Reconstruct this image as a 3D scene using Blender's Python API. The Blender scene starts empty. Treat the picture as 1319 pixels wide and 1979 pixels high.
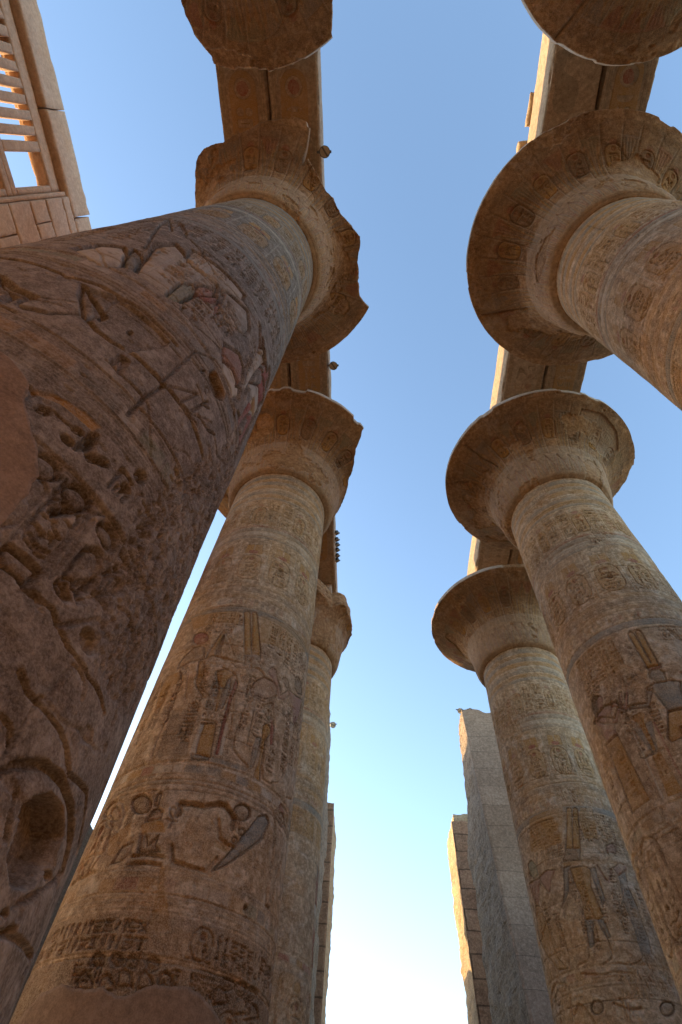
import bpy, math, random
import numpy as np
from mathutils import Matrix, Vector

# ------------------------------------------------------------------ camera, sky, sun, exposure
scene = bpy.context.scene
cam_data = bpy.data.cameras.new("camera")
cam = bpy.data.objects.new("camera", cam_data)
scene.collection.objects.link(cam)
scene.camera = cam
cam_data.sensor_fit = 'HORIZONTAL'
cam_data.sensor_width = 24.0
cam_data.lens = 1031.644 / 1319 * 24.0
cam_data.clip_start = 0.05
cam_data.clip_end = 4000
PITCH, YAW, ROLL = (math.radians(v) for v in (56.639, -5.312, 4.908))
_F = Vector((math.sin(YAW) * math.cos(PITCH), math.cos(YAW) * math.cos(PITCH), math.sin(PITCH)))
_r = Vector((math.cos(YAW), -math.sin(YAW), 0)).normalized()
_u = _r.cross(_F)
_R = _r * math.cos(ROLL) + _u * math.sin(ROLL)
_U = -_r * math.sin(ROLL) + _u * math.cos(ROLL)
cam.matrix_world = Matrix(((_R.x, _U.x, -_F.x, 0), (_R.y, _U.y, -_F.y, 0), (_R.z, _U.z, -_F.z, 1.6), (0, 0, 0, 1)))

SUN_EL = math.radians(11.0)
SUN_AZ = math.radians(-63.0)          # clockwise from +Y towards +X; negative = left of the nave
world = bpy.data.worlds.new("World")
scene.world = world
world.use_nodes = True
wn = world.node_tree
bg = wn.nodes['Background']
sky = wn.nodes.new('ShaderNodeTexSky')
sky.sky_type = 'NISHITA'
sky.sun_disc = False
sky.sun_elevation = SUN_EL
sky.sun_rotation = SUN_AZ
sky.altitude = 80
sky.air_density = 1.0
sky.dust_density = 1.0
sky.ozone_density = 1.5
bg.inputs['Strength'].default_value = 0.15
wn.links.new(sky.outputs['Color'], bg.inputs['Color'])
sun_data = bpy.data.lights.new("sun", 'SUN')
sun_data.energy = 2.2
sun_data.angle = math.radians(0.5)
sun_data.color = (1.0, 0.72, 0.38)
sun = bpy.data.objects.new("sun", sun_data)
scene.collection.objects.link(sun)
sdir = Vector((math.sin(SUN_AZ) * math.cos(SUN_EL), math.cos(SUN_AZ) * math.cos(SUN_EL), math.sin(SUN_EL)))
sun.rotation_euler = sdir.to_track_quat('Z', 'Y').to_euler()
sun.location = sdir * 60
vs = scene.view_settings
vs.view_transform = 'Standard'
vs.look = 'None'
vs.gamma = 1
vs.exposure = 2.05
scene.cycles.max_bounces = 8
scene.cycles.diffuse_bounces = 6

# ------------------------------------------------------------------ helpers
RNG = np.random.RandomState(7)
TAB = RNG.rand(64, 64, 64).astype(np.float32)


def vnoise(x, y, z):
    xi = np.floor(x).astype(np.int32); yi = np.floor(y).astype(np.int32); zi = np.floor(z).astype(np.int32)
    fx = x - xi; fy = y - yi; fz = z - zi
    fx = fx * fx * (3 - 2 * fx); fy = fy * fy * (3 - 2 * fy); fz = fz * fz * (3 - 2 * fz)
    x0 = xi & 63; x1 = (xi + 1) & 63; y0 = yi & 63; y1 = (yi + 1) & 63; z0 = zi & 63; z1 = (zi + 1) & 63
    a = TAB[x0, y0, z0] * (1 - fx) + TAB[x1, y0, z0] * fx
    b = TAB[x0, y1, z0] * (1 - fx) + TAB[x1, y1, z0] * fx
    c = TAB[x0, y0, z1] * (1 - fx) + TAB[x1, y0, z1] * fx
    d = TAB[x0, y1, z1] * (1 - fx) + TAB[x1, y1, z1] * fx
    return (a * (1 - fy) + b * fy) * (1 - fz) + (c * (1 - fy) + d * fy) * fz


def fbm(x, y, z, f, octs=4, gain=0.5):
    s = 0; a = 1; t = 0
    for i in range(octs):
        s = s + a * vnoise(x * f + 17.3 * i, y * f + 5.1 * i, z * f + 9.7 * i)
        t += a; a *= gain; f *= 2.03
    return s / t


def sstep(a, b, x):
    t = np.clip((x - a) / (b - a), 0, 1)
    return t * t * (3 - 2 * t)


def link(o, parent=None):
    scene.collection.objects.link(o)
    if parent is not None:
        o.parent = parent
    return o


def tag(o, label=None, cat=None, group=None, kind=None):
    for k, v in (('label', label), ('category', cat), ('group', group), ('kind', kind)):
        if v:
            o[k] = v
    return o


def empty(name, loc, label, cat, group=None):
    o = bpy.data.objects.new(name, None)
    o.location = loc
    o.empty_display_size = 0.3
    link(o)
    return tag(o, label, cat, group)


def np_mesh(name, V, Q, mat, parent=None, smooth=True, paint=None, sharp=None):
    """V (n,3), Q (m,4) quads -> one object"""
    me = bpy.data.meshes.new(name)
    V = np.ascontiguousarray(V, np.float32); Q = np.ascontiguousarray(Q, np.int32)
    me.vertices.add(len(V)); me.vertices.foreach_set('co', V.ravel())
    m, k = Q.shape
    me.loops.add(m * k); me.loops.foreach_set('vertex_index', Q.ravel())
    me.polygons.add(m)
    me.polygons.foreach_set('loop_start', np.arange(0, m * k, k, dtype=np.int32))
    me.polygons.foreach_set('loop_total', np.full(m, k, np.int32))
    me.update(calc_edges=True)
    me.validate()
    if paint is None:
        paint = np.zeros((len(V), 4), np.float32)
    if len(me.vertices) == len(V):
        at = me.color_attributes.new('paint', 'FLOAT_COLOR', 'POINT')
        at.data.foreach_set('color', np.ascontiguousarray(paint, np.float32).ravel())
    me.polygons.foreach_set('use_smooth', np.full(len(me.polygons), smooth, bool))
    me.materials.append(mat)
    return link(bpy.data.objects.new(name, me), parent)


def grid_quads(nr, nc, closed=False, flip=False):
    i = np.arange(nr - 1)[:, None]
    j = np.arange(nc if closed else nc - 1)[None, :]
    a = i * nc + j; b = i * nc + (j + 1) % nc; c = (i + 1) * nc + (j + 1) % nc; d = (i + 1) * nc + j
    q = np.stack([a, b, c, d] if not flip else [a, d, c, b], -1).reshape(-1, 4)
    return q


# ------------------------------------------------------------------ materials
def stone_mat(name, ca, cb, cc, bump=0.5, paint=False, scale=1.0, spot=0.0, rough=0.9, pits=0.5, grain=1.0, streak=0.0, pitscale=24.0, tint=0.0):
    m = bpy.data.materials.new(name)
    m.use_nodes = True
    nt = m.node_tree; N = nt.nodes; L = nt.links
    bsdf = N['Principled BSDF']
    bsdf.inputs['Roughness'].default_value = rough
    bsdf.inputs['Specular IOR Level'].default_value = 0.15
    geo = N.new('ShaderNodeNewGeometry')
    pos = geo.outputs['Position']

    def noise(sc, det=5, ro=0.6, dist=0.0, vec=pos):
        n = N.new('ShaderNodeTexNoise'); n.inputs['Scale'].default_value = sc
        n.inputs['Detail'].default_value = det; n.inputs['Roughness'].default_value = ro
        n.inputs['Distortion'].default_value = dist
        L.new(vec, n.inputs['Vector'])
        return n.outputs['Fac']

    def rng(v, a, b, c=0.0, d=1.0):
        r = N.new('ShaderNodeMapRange'); r.inputs['From Min'].default_value = a; r.inputs['From Max'].default_value = b
        r.inputs['To Min'].default_value = c; r.inputs['To Max'].default_value = d
        L.new(v, r.inputs['Value']); return r.outputs['Result']

    def mix(f, a, b, mode='MIX'):
        x = N.new('ShaderNodeMix'); x.data_type = 'RGBA'; x.blend_type = mode
        if isinstance(f, float): x.inputs[0].default_value = f
        else: L.new(f, x.inputs[0])
        for i, v in ((6, a), (7, b)):
            if isinstance(v, tuple): x.inputs[i].default_value = (*v, 1)
            else: L.new(v, x.inputs[i])
        return x.outputs[2]

    def mul(a, b, op='MULTIPLY'):
        x = N.new('ShaderNodeMath'); x.operation = op
        for i, v in ((0, a), (1, b)):
            if isinstance(v, float): x.inputs[i].default_value = v
            else: L.new(v, x.inputs[i])
        return x.outputs[0]
    n1 = noise(0.7 * scale, 6, 0.65)
    n2 = noise(3.3 * scale, 6, 0.7, 0.4)
    col = mix(rng(n1, 0.36, 0.64), ca, cb)
    col = mix(mul(rng(n2, 0.48, 0.7), 0.75), col, cc)
    mp = N.new('ShaderNodeMapping'); mp.inputs['Scale'].default_value = (1, 1, 3.5)
    L.new(pos, mp.inputs['Vector'])
    nl = noise(2.1 * scale, 5, 0.6, 0.6, mp.outputs[0])
    col = mix(mul(rng(nl, 0.52, 0.72), 0.35), col, tuple(v * 0.62 for v in cb))
    if streak > 0:
        mp2 = N.new('ShaderNodeMapping'); mp2.inputs['Scale'].default_value = (2.5, 2.5, 0.22)
        L.new(pos, mp2.inputs['Vector'])
        ns = noise(1.2, 6, 0.65, 0.3, mp2.outputs[0])
        col = mix(mul(rng(ns, 0.5, 0.68), streak), col, (0.045, 0.028, 0.02))
    if tint > 0:
        nt1 = noise(0.55, 5, 0.6, 0.8)
        col = mix(mul(rng(nt1, 0.50, 0.62), tint), col, (0.46, 0.235, 0.085))
        nt2 = noise(1.7, 6, 0.7, 0.5)
        col = mix(mul(rng(nt2, 0.55, 0.66), tint), col, (0.16, 0.085, 0.045))
        col = mix(mul(rng(nt2, 0.45, 0.36), tint * .8), col, (0.60, 0.47, 0.36))
    nm = noise(9.0 * scale, 7, 0.72, 0.2)
    col = mix(mul(rng(nm, 0.50, 0.68), 0.7 * grain), col, tuple(min(1, v * 1.25) for v in cc))
    col = mix(mul(rng(nm, 0.50, 0.34), 0.55 * grain), col, tuple(v * 0.5 for v in cb))
    if paint:
        at = N.new('ShaderNodeAttribute'); at.attribute_name = 'paint'
        wear = noise(6.0, 6, 0.75, 0.3)
        wear2 = noise(1.3, 4, 0.6)
        wf = mul(rng(mul(wear, wear2, 'ADD'), 0.82, 1.12), 1.0)
        wf = mul(mul(wf, -0.5), 1.12, 'ADD')
        fac = mul(at.outputs['Alpha'], wf)
        col = mix(fac, col, at.outputs['Color'])
    ng = noise(55.0, 3, 0.7)
    col = mix(mul(rng(ng, 0.42, 0.62), 0.30 * grain), col, tuple(min(1, v * 1.5) for v in cc))
    npit = noise(pitscale, 4, 0.6)
    col = mix(mul(rng(npit, 0.60, 0.70), 0.5 * pits), col, tuple(v * 0.35 for v in cb))
    L.new(col, bsdf.inputs['Base Color'])
    h = mul(mul(n2, 0.035), mul(ng, 0.009), 'ADD')
    h = mul(h, mul(rng(npit, 0.55, 0.7), 0.016 * pits), 'SUBTRACT')
    h = mul(h, mul(noise(11.0, 5, 0.7), 0.02), 'ADD')
    bp = N.new('ShaderNodeBump'); bp.inputs['Strength'].default_value = bump; bp.inputs['Distance'].default_value = 1.0
    L.new(h, bp.inputs['Height']); L.new(bp.outputs['Normal'], bsdf.inputs['Normal'])
    return m


STONE = ((0.520, 0.325, 0.175), (0.270, 0.150, 0.072), (0.680, 0.495, 0.335))
m_shaft = stone_mat('painted_sandstone', *STONE, paint=True, bump=0.9, tint=.75)
m_shaft_shaded = stone_mat('shaded_grey_sandstone', (0.235, 0.172, 0.125), (0.125, 0.087, 0.062), (0.38, 0.305, 0.24), paint=True, bump=0.5, tint=.08)  # grey stone darkened in colour to carry the nearest column's shade
m_capital = stone_mat('capital_sandstone', (0.35, 0.182, 0.078), (0.160, 0.076, 0.032), (0.50, 0.305, 0.16), paint=True, bump=0.6, tint=.35)
m_beam = stone_mat('beam_sandstone', (0.42, 0.275, 0.17), (0.30, 0.185, 0.11), (0.50, 0.36, 0.24), paint=True, bump=0.7)
m_clere = stone_mat('pale_sandstone', (0.47, 0.31, 0.205), (0.42, 0.27, 0.175), (0.54, 0.38, 0.26), paint=True, bump=0.5, grain=0.6, pits=.5, tint=.22)
m_rough = stone_mat('rough_hewn_stone', (0.22, 0.155, 0.105), (0.15, 0.10, 0.065), (0.32, 0.24, 0.17), paint=True, bump=1.0, pits=1.0, scale=2.0)
m_plaster = stone_mat('repair_plaster', (0.31, 0.195, 0.122), (0.23, 0.14, 0.088), (0.36, 0.235, 0.155), bump=0.25, pits=0.25, grain=0.8)
m_sand = stone_mat('sandy_ground', (0.34, 0.245, 0.155), (0.29, 0.205, 0.13), (0.40, 0.30, 0.20), bump=0.4)


def plain_mat(name, col, rough=0.5, metal=0.0):
    m = bpy.data.materials.new(name); m.use_nodes = True
    nt = m.node_tree; b = nt.nodes['Principled BSDF']
    n = nt.nodes.new('ShaderNodeTexNoise'); n.inputs['Scale'].default_value = 14; n.inputs['Detail'].default_value = 4
    r = nt.nodes.new('ShaderNodeMix'); r.data_type = 'RGBA'
    r.inputs[6].default_value = (*col, 1); r.inputs[7].default_value = (*[c * 0.6 for c in col], 1)
    nt.links.new(n.outputs['Fac'], r.inputs[0]); nt.links.new(r.outputs[2], b.inputs['Base Color'])
    b.inputs['Roughness'].default_value = rough; b.inputs['Metallic'].default_value = metal
    return m


m_lampbody = plain_mat('dusty_lamp_metal', (0.12, 0.11, 0.10), 0.6, 0.4)
m_lampface = plain_mat('dusty_lamp_glass', (0.6, 0.5, 0.36), 0.4)
m_steel = plain_mat('bracket_steel', (0.2, 0.19, 0.18), 0.5, 0.7)

# pigments; BRN and DRK also paint groove shade into the carving
OCH = (0.40, 0.185, 0.035); RED = (0.30, 0.065, 0.04); BLU = (0.20, 0.18, 0.150); GRN = (0.18, 0.19, 0.115)
WHT = (0.54, 0.44, 0.34); BRN = (0.15, 0.085, 0.045); PNK = (0.33, 0.165, 0.12); DRK = (0.085, 0.055, 0.035)
PAL = {'o': OCH, 'r': RED, 'b': BLU, 'g': GRN, 'w': WHT, 'n': BRN, 'p': PNK, 'd': DRK}


# ------------------------------------------------------------------ relief canvas
class Canvas:
    def __init__(s, S, Z):
        s.S = S; s.Z = Z
        s.H = np.zeros((len(Z), len(S)), np.float32)
        s.C = np.zeros((len(Z), len(S), 4), np.float32)
        sg = S[None, :] + 0 * Z[:, None]; zg = Z[:, None] + 0 * sg
        s.W = (fbm(sg, zg, 0 * sg + 3.3, 11.0, 4, .6) - .5).astype(np.float32) * 2      # ragged tool work

    def win(s, x0, x1, z0, z1):
        i0, i1 = np.searchsorted(s.S, (x0, x1)); j0, j1 = np.searchsorted(s.Z, (z0, z1))
        i1 = min(i1 + 1, len(s.S)); j1 = min(j1 + 1, len(s.Z)); i0 = max(i0 - 1, 0); j0 = max(j0 - 1, 0)
        if i1 - i0 < 2 or j1 - j0 < 2: return None
        return slice(j0, j1), slice(i0, i1), s.S[None, i0:i1], s.Z[j0:j1, None]

    def color(s, sl, f, col, a):
        C = s.C[sl]
        f = (f * a)[..., None]
        c = np.array((*col, 1.0), np.float32)
        al = C[..., 3:4]
        na = al * (1 - f) + f
        rgb = np.where(na > 1e-4, (C[..., :3] * al * (1 - f) + c[:3] * f) / np.maximum(na, 1e-4), 0)
        C[..., :3] = rgb; C[..., 3:4] = na

    @staticmethod
    def segd(X, Z, p, closed):
        d2 = np.full(np.broadcast(X, Z).shape, 1e9, np.float32)
        n = len(p)
        for k in range(n if closed else n - 1):
            ax, az = p[k]; bx, bz = p[(k + 1) % n]
            ux, uz = bx - ax, bz - az
            q = ux * ux + uz * uz + 1e-12
            t = np.clip(((X - ax) * ux + (Z - az) * uz) / q, 0, 1)
            d2 = np.minimum(d2, (X - ax - t * ux) ** 2 + (Z - az - t * uz) ** 2)
        return np.sqrt(d2)

    @staticmethod
    def above(X, Z, p):
        best = np.full(np.broadcast(X, Z).shape, 1e9, np.float32); out = np.zeros(best.shape, bool)
        for k in range(len(p) - 1):
            ax, az = p[k]; bx, bz = p[k + 1]
            ux, uz = bx - ax, bz - az
            t = np.clip(((X - ax) * ux + (Z - az) * uz) / (ux * ux + uz * uz + 1e-12), 0, 1)
            d2 = (X - ax - t * ux) ** 2 + (Z - az - t * uz) ** 2
            nx, nz = -uz, ux
            if nz + .5 * nx < 0: nx, nz = -nx, -nz
            up = ((X - ax) * nx + (Z - az) * nz) > 0
            m = d2 < best
            best = np.where(m, d2, best); out = np.where(m, up, out)
        return out

    @staticmethod
    def inside(X, Z, p):
        c = np.zeros(np.broadcast(X, Z).shape, bool)
        n = len(p)
        for k in range(n):
            ax, az = p[k]; bx, bz = p[(k + 1) % n]
            if az == bz: continue
            c ^= ((az > Z) != (bz > Z)) & (X < (bx - ax) * (Z - az) / (bz - az) + ax)
        return c

    def poly(s, p, depth=0.02, col=None, a=0.7, bulge=0.82, bw=None, w=0.010, mode='sunk'):
        p = [(float(x), float(z)) for x, z in p]
        xs = [q[0] for q in p]; zs = [q[1] for q in p]
        W = s.win(min(xs) - 0.03, max(xs) + 0.03, min(zs) - 0.03, max(zs) + 0.03)
        if W is None: return
        j, i, X, Z = W
        d = s.segd(X, Z, p, True)
        e = np.where(s.inside(X, Z, p), d, -d) + s.W[j, i] * min(.010, .25 * depth + .001)
        f = sstep(-w * 0.5, w, e)
        if depth:
            if bw is None: bw = max(depth * .7, 0.014)
            h = -depth * f * (1 - bulge * (1 - np.exp(-np.maximum(e, 0) / bw)))
            s.H[j, i] += h
        if col: s.color((j, i), f, PAL[col] if isinstance(col, str) else col, a)

    def flat(s, p, depth, col=None, a=0.7, w=0.015):
        s.poly(p, depth, col, a, bulge=0.0, w=w)

    def line(s, p, wid=0.02, depth=0.015, closed=False, col=None, a=0.7):
        depth = min(depth, 1.25 * max(wid, .014))
        xs = [q[0] for q in p]; zs = [q[1] for q in p]
        m = wid * (2.5 if depth >= .035 else 1) + 0.03
        W = s.win(min(xs) - m, max(xs) + m, min(zs) - m, max(zs) + m)
        if W is None: return
        j, i, X, Z = W
        d = s.segd(X, Z, p, closed)
        if depth >= .035 and not closed: side = s.above(X, Z, p)
        hw = max(wid * .5, .008)
        d = d + s.W[j, i] * min(.012, .3 * depth)
        f = 1 - sstep(hw * .6, hw + .006, d)
        if depth >= .035 and not closed:      # one steep lip, the other side eases out into the figure
            g = np.exp(-np.maximum(d - hw * .4, 0) / (hw * 1.1))
            s.H[j, i] -= depth * np.where(side, f, np.maximum(f, g * .6))
        elif depth: s.H[j, i] -= depth * f
        if col: s.color((j, i), f, PAL[col], a)

    def disc(s, x, z, rx, rz=None, depth=0.02, col=None, a=0.7, ring=False):
        rz = rz or rx
        t = np.linspace(0, 2 * np.pi, 20, endpoint=False)
        p = [(x + rx * math.cos(k), z + rz * math.sin(k)) for k in t]
        s.poly(p, depth, col, a)
        if ring:
            s.line([(x + rx * .5 * math.cos(k), z + rz * .5 * math.sin(k)) for k in t], rx * 0.12, depth * 0.5, True)

    def band(s, z0, z1, col=None, a=0.6, depth=0.0, edge=0.008):
        W = s.win(-99, 99, z0 - 0.02, z1 + 0.02)
        if W is None: return
        j, i, X, Z = W
        f = sstep(z0 - 0.01, z0 + 0.01, Z) * (1 - sstep(z1 - 0.01, z1 + 0.01, Z)) + 0 * X
        if depth: s.H[j, i] -= depth * f
        if col: s.color((j, i), f, PAL[col], a)
        if edge:
            g = np.exp(-((Z - z0) / 0.012) ** 2) + np.exp(-((Z - z1) / 0.012) ** 2)
            s.H[j, i] -= edge * g + 0 * X


def rrect(x0, x1, z0, z1, r, n=5):
    r = min(r, (x1 - x0) / 2, (z1 - z0) / 2)
    out = []
    for cx, cz, a0 in ((x1 - r, z1 - r, 0), (x0 + r, z1 - r, 90), (x0 + r, z0 + r, 180), (x1 - r, z0 + r, 270)):
        for k in range(n):
            a = math.radians(a0 + 90 * k / (n - 1)); out.append((cx + r * math.cos(a), cz + r * math.sin(a)))
    return out


# hieroglyph signs in a unit box: ('p', pts) polygon, ('l', pts, w) line, ('c', x, y, r) disc
def _arc(cx, cy, rx, ry, a0, a1, n=9):
    return [(cx + rx * math.cos(math.radians(a0 + (a1 - a0) * k / (n - 1))), cy + ry * math.sin(math.radians(a0 + (a1 - a0) * k / (n - 1)))) for k in range(n)]


GLYPH = {
    'water': (1, .3, [('l', [(k / 8, .8 if k % 2 else .2) for k in range(9)], .16)]),
    'sun': (.6, .6, [('c', .5, .5, .46), ('ring', .5, .5, .2)]),
    'loaf': (.5, .3, [('p', _arc(.5, .05, .45, .9, 0, 180))]),
    'reed': (.28, 1, [('p', [(.35, 0), (.5, 0), (.5, .3), (.85, .55), (.8, .85), (.5, 1), (.25, .8), (.2, .4)])]),
    'basket': (.9, .35, [('p', _arc(.5, .9, .5, .85, 180, 360) + [(1, .95), (0, .95)])]),
    'mouth': (.9, .28, [('p', _arc(.5, .1, .5, .75, 20, 160) + _arc(.5, .9, .5, .75, 200, 340))]),
    'bolt': (.9, .22, [('l', [(0, .5), (1, .5)], .22), ('l', [(.45, .1), (.45, .9)], .3), ('l', [(.62, .1), (.62, .9)], .3)]),
    'owl': (.75, 1, [('p', [(.3, .95), (.6, 1), (.75, .85), (.7, .7), (.62, .35), (.5, .18), (.55, .1), (.75, .06), (.75, 0), (.3, 0), (.35, .15), (.2, .2), (0, 0), (.05, .2), (.2, .6), (.25, .8)])]),
    'vulture': (.85, 1, [('p', [(.6, 1), (.8, .95), (.95, .8), (.75, .82), (.8, .6), (.6, .3), (.5, .08), (.7, .0), (.3, 0), (.4, .15), (0, .05), (.3, .45), (.5, .75), (.55, .9)])]),
    'chick': (.7, .75, [('p', [(.55, 1), (.8, .95), (1, .8), (.75, .75), (.75, .4), (.55, .2), (.6, 0), (.35, 0), (.4, .2), (.1, .3), (0, .5), (.35, .55), (.5, .75)])]),
    'ankh': (.42, 1, [('l', _arc(.5, .76, .26, .22, 0, 360, 12), .12), ('l', [(.5, .54), (.5, 0)], .14), ('l', [(.1, .5), (.9, .5)], .14)]),
    'was': (.3, 1, [('l', [(.5, 0), (.5, .85), (.85, .95)], .16), ('l', [(.5, .85), (.15, .78)], .14), ('l', [(.3, .0), (.5, .1), (.7, 0)], .1)]),
    'djed': (.45, 1, [('p', [(.25, 0), (.75, 0), (.62, .5), (.62, 1), (.38, 1), (.38, .5)]), ('l', [(.05, .95), (.95, .95)], .09), ('l', [(.05, .8), (.95, .8)], .09), ('l', [(.05, .65), (.95, .65)], .09)]),
    'feather': (.35, 1, [('p', [(.3, 0), (.45, 0), (.5, .2), (.8, .6), (.75, .92), (.5, 1), (.25, .85), (.3, .4)])]),
    'snake': (1, .4, [('l', [(0, .1), (.25, .35), (.45, .1), (.7, .35), (.85, .8), (1, .85)], .14)]),
    'strokes': (.6, .4, [('l', [(.15, 0), (.15, 1)], .14), ('l', [(.5, 0), (.5, 1)], .14), ('l', [(.85, 0), (.85, 1)], .14)]),
    'house': (.8, .5, [('l', [(.3, 0), (0, 0), (0, 1), (1, 1), (1, 0), (.7, 0)], .12)]),
    'pool': (.8, .35, [('p', [(0, 0), (1, 0), (1, 1), (0, 1)])]),
    'cloth': (.35, .9, [('l', [(.2, 0), (.2, .85), (.5, 1), (.8, .85), (.8, .3)], .14)]),
    'scarab': (.7, .9, [('p', _arc(.5, .42, .3, .4, 0, 360, 14)), ('c', .5, .88, .13), ('l', [(.2, .6), (0, .9)], .07), ('l', [(.8, .6), (1, .9)], .07), ('l', [(.2, .25), (0, .0)], .07), ('l', [(.8, .25), (1, .0)], .07)]),
    'man': (.7, 1, [('p', [(.3, .0), (.9, 0), (.95, .2), (.75, .4), (.6, .42), (.65, .65), (.6, .78), (.72, .85), (.68, 1), (.45, 1), (.38, .82), (.25, .7), (.2, .3)]), ('l', [(.6, .65), (.95, .7), (.95, .85)], .08)]),
    'arm': (1, .35, [('l', [(0, .8), (.05, .3), (.8, .3), (1, .5)], .2)]),
    'eye': (.9, .35, [('l', _arc(.5, .1, .5, .7, 20, 160) + _arc(.5, .9, .5, .7, 200, 340), .08), ('c', .5, .5, .2)]),
    'sedge': (.5, 1, [('l', [(.5, 0), (.5, .95), (.8, 1)], .1), ('l', [(.5, .3), (.1, .6)], .09), ('l', [(.5, .3), (.9, .55)], .09), ('l', [(.5, .55), (.2, .8)], .08)]),
    'bee': (.9, .75, [('p', [(0, .3), (.4, .5), (.6, .5), (.9, .6), (1, .45), (.8, .3), (.5, .25), (.2, .1)]), ('p', [(.45, .5), (.3, 1), (.6, .95), (.65, .55)]), ('l', [(.6, .25), (.6, 0)], .06), ('l', [(.8, .25), (.85, 0)], .06)]),
    'hoe': (.7, .8, [('l', [(.1, 0), (.3, 1), (1, .35)], .12), ('l', [(.2, .5), (.7, .6)], .09)]),
    'horn': (.7, .5, [('l', [(0, 1), (.15, .3), (.5, .1), (.85, .3), (1, 1)], .14)]),
}
WIDE = ['water', 'mouth', 'bolt', 'basket', 'snake', 'arm', 'eye', 'pool']
TALL = ['reed', 'owl', 'vulture', 'ankh', 'was', 'djed', 'feather', 'cloth', 'scarab', 'man', 'sedge', 'hoe', 'bee', 'chick']
SMALL = ['loaf', 'sun', 'strokes', 'house', 'horn']


def sign(cv, name, x0, x1, z0, z1, depth, col=None, a=0.5, flip=False):
    """fit a sign into the box keeping its shape"""
    gw, gh, prims = GLYPH[name]
    if col is None: col, a = 'n', .6  # default brown fill paints groove shade into the carved signs
    depth *= 1.35
    bw, bh = x1 - x0, z1 - z0
    k = min(bw / gw, bh / gh)
    w, h = gw * k, gh * k
    ox, oz = (x0 + x1 - w) / 2, (z0 + z1 - h) / 2

    def T(q):
        x = 1 - q[0] if flip else q[0]
        return (ox + x * w, oz + q[1] * h)
    u = min(w, h) if min(w, h) > 0.3 * max(w, h) else 0.45 * max(w, h)
    for p in prims:
        if p[0] == 'p': cv.poly([T(q) for q in p[1]], depth, col, a)
        elif p[0] == 'l': cv.line([T(q) for q in p[1]], max(p[2] * u * 1.3, 0.020), depth * 0.9, False, col, a)
        elif p[0] == 'c':
            cx, cz = T((p[1], p[2])); cv.disc(cx, cz, p[3] * w, p[3] * h, depth, col, a)
        elif p[0] == 'ring':
            cx, cz = T((p[1], p[2])); t = np.linspace(0, 6.283, 12)
            cv.line([(cx + p[3] * w * math.cos(q), cz + p[3] * h * math.sin(q)) for q in t], w * .06, depth * .4)


def text_v(cv, x0, x1, z0, z1, rnd, depth=0.028, col=None, rules=True, q=1.0):
    """one vertical column of hieroglyphs, filled from the top"""
    w = x1 - x0; m = w * 0.12; z = z1 - m
    if rules:
        cv.line([(x0, z0), (x0, z1)], 0.014, 0.008); cv.line([(x1, z0), (x1, z1)], 0.014, 0.008)
    while z > z0 + w * 0.25:
        kind = rnd.random()
        if kind < 0.38:
            h = w * 0.30 * q; sign(cv, rnd.choice(WIDE), x0 + m, x1 - m, max(z - h, z0), z, depth, col, flip=rnd.random() < .3)
        elif kind < 0.75:
            h = w * 0.72 * q
            if z - h < z0: h = z - z0 - 0.01
            xm = (x0 + x1) / 2 + rnd.uniform(-.08, .08) * w
            sign(cv, rnd.choice(TALL), x0 + m, xm - .02 * w, z - h, z, depth, col)
            if rnd.random() < .5:
                sign(cv, rnd.choice(TALL), xm + .02 * w, x1 - m, z - h, z, depth, col)
            else:
                sign(cv, rnd.choice(SMALL), xm + .04 * w, x1 - m, z - h * .46, z, depth, col)
                sign(cv, rnd.choice(SMALL), xm + .04 * w, x1 - m, z - h, z - h * .54, depth, col)
        else:
            h = w * 0.38 * q
            xm = (x0 + x1) / 2
            sign(cv, rnd.choice(SMALL), x0 + m, xm - .03 * w, z - h, z, depth, col)
            sign(cv, rnd.choice(SMALL), xm + .03 * w, x1 - m, z - h, z, depth, col)
        z -= h + w * 0.09


def text_h(cv, x0, x1, z0, z1, rnd, depth=0.015, col=None):
    h = z1 - z0; x = x0
    while x < x1 - h * .3:
        kind = rnd.random()
        if kind < .6:
            w = h * rnd.uniform(.4, .65); sign(cv, rnd.choice(TALL), x, x + w, z0 + .04 * h, z1 - .04 * h, depth, col, flip=rnd.random() < .2)
        else:
            w = h * .8
            sign(cv, rnd.choice(WIDE), x, x + w, z0 + h * .62, z1 - .05 * h, depth, col)
            sign(cv, rnd.choice(WIDE + SMALL), x, x + w, z0 + h * .32, z0 + h * .6, depth, col)
            sign(cv, rnd.choice(WIDE + SMALL), x, x + w, z0 + .03 * h, z0 + h * .3, depth, col)
        x += w + h * .1


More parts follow.
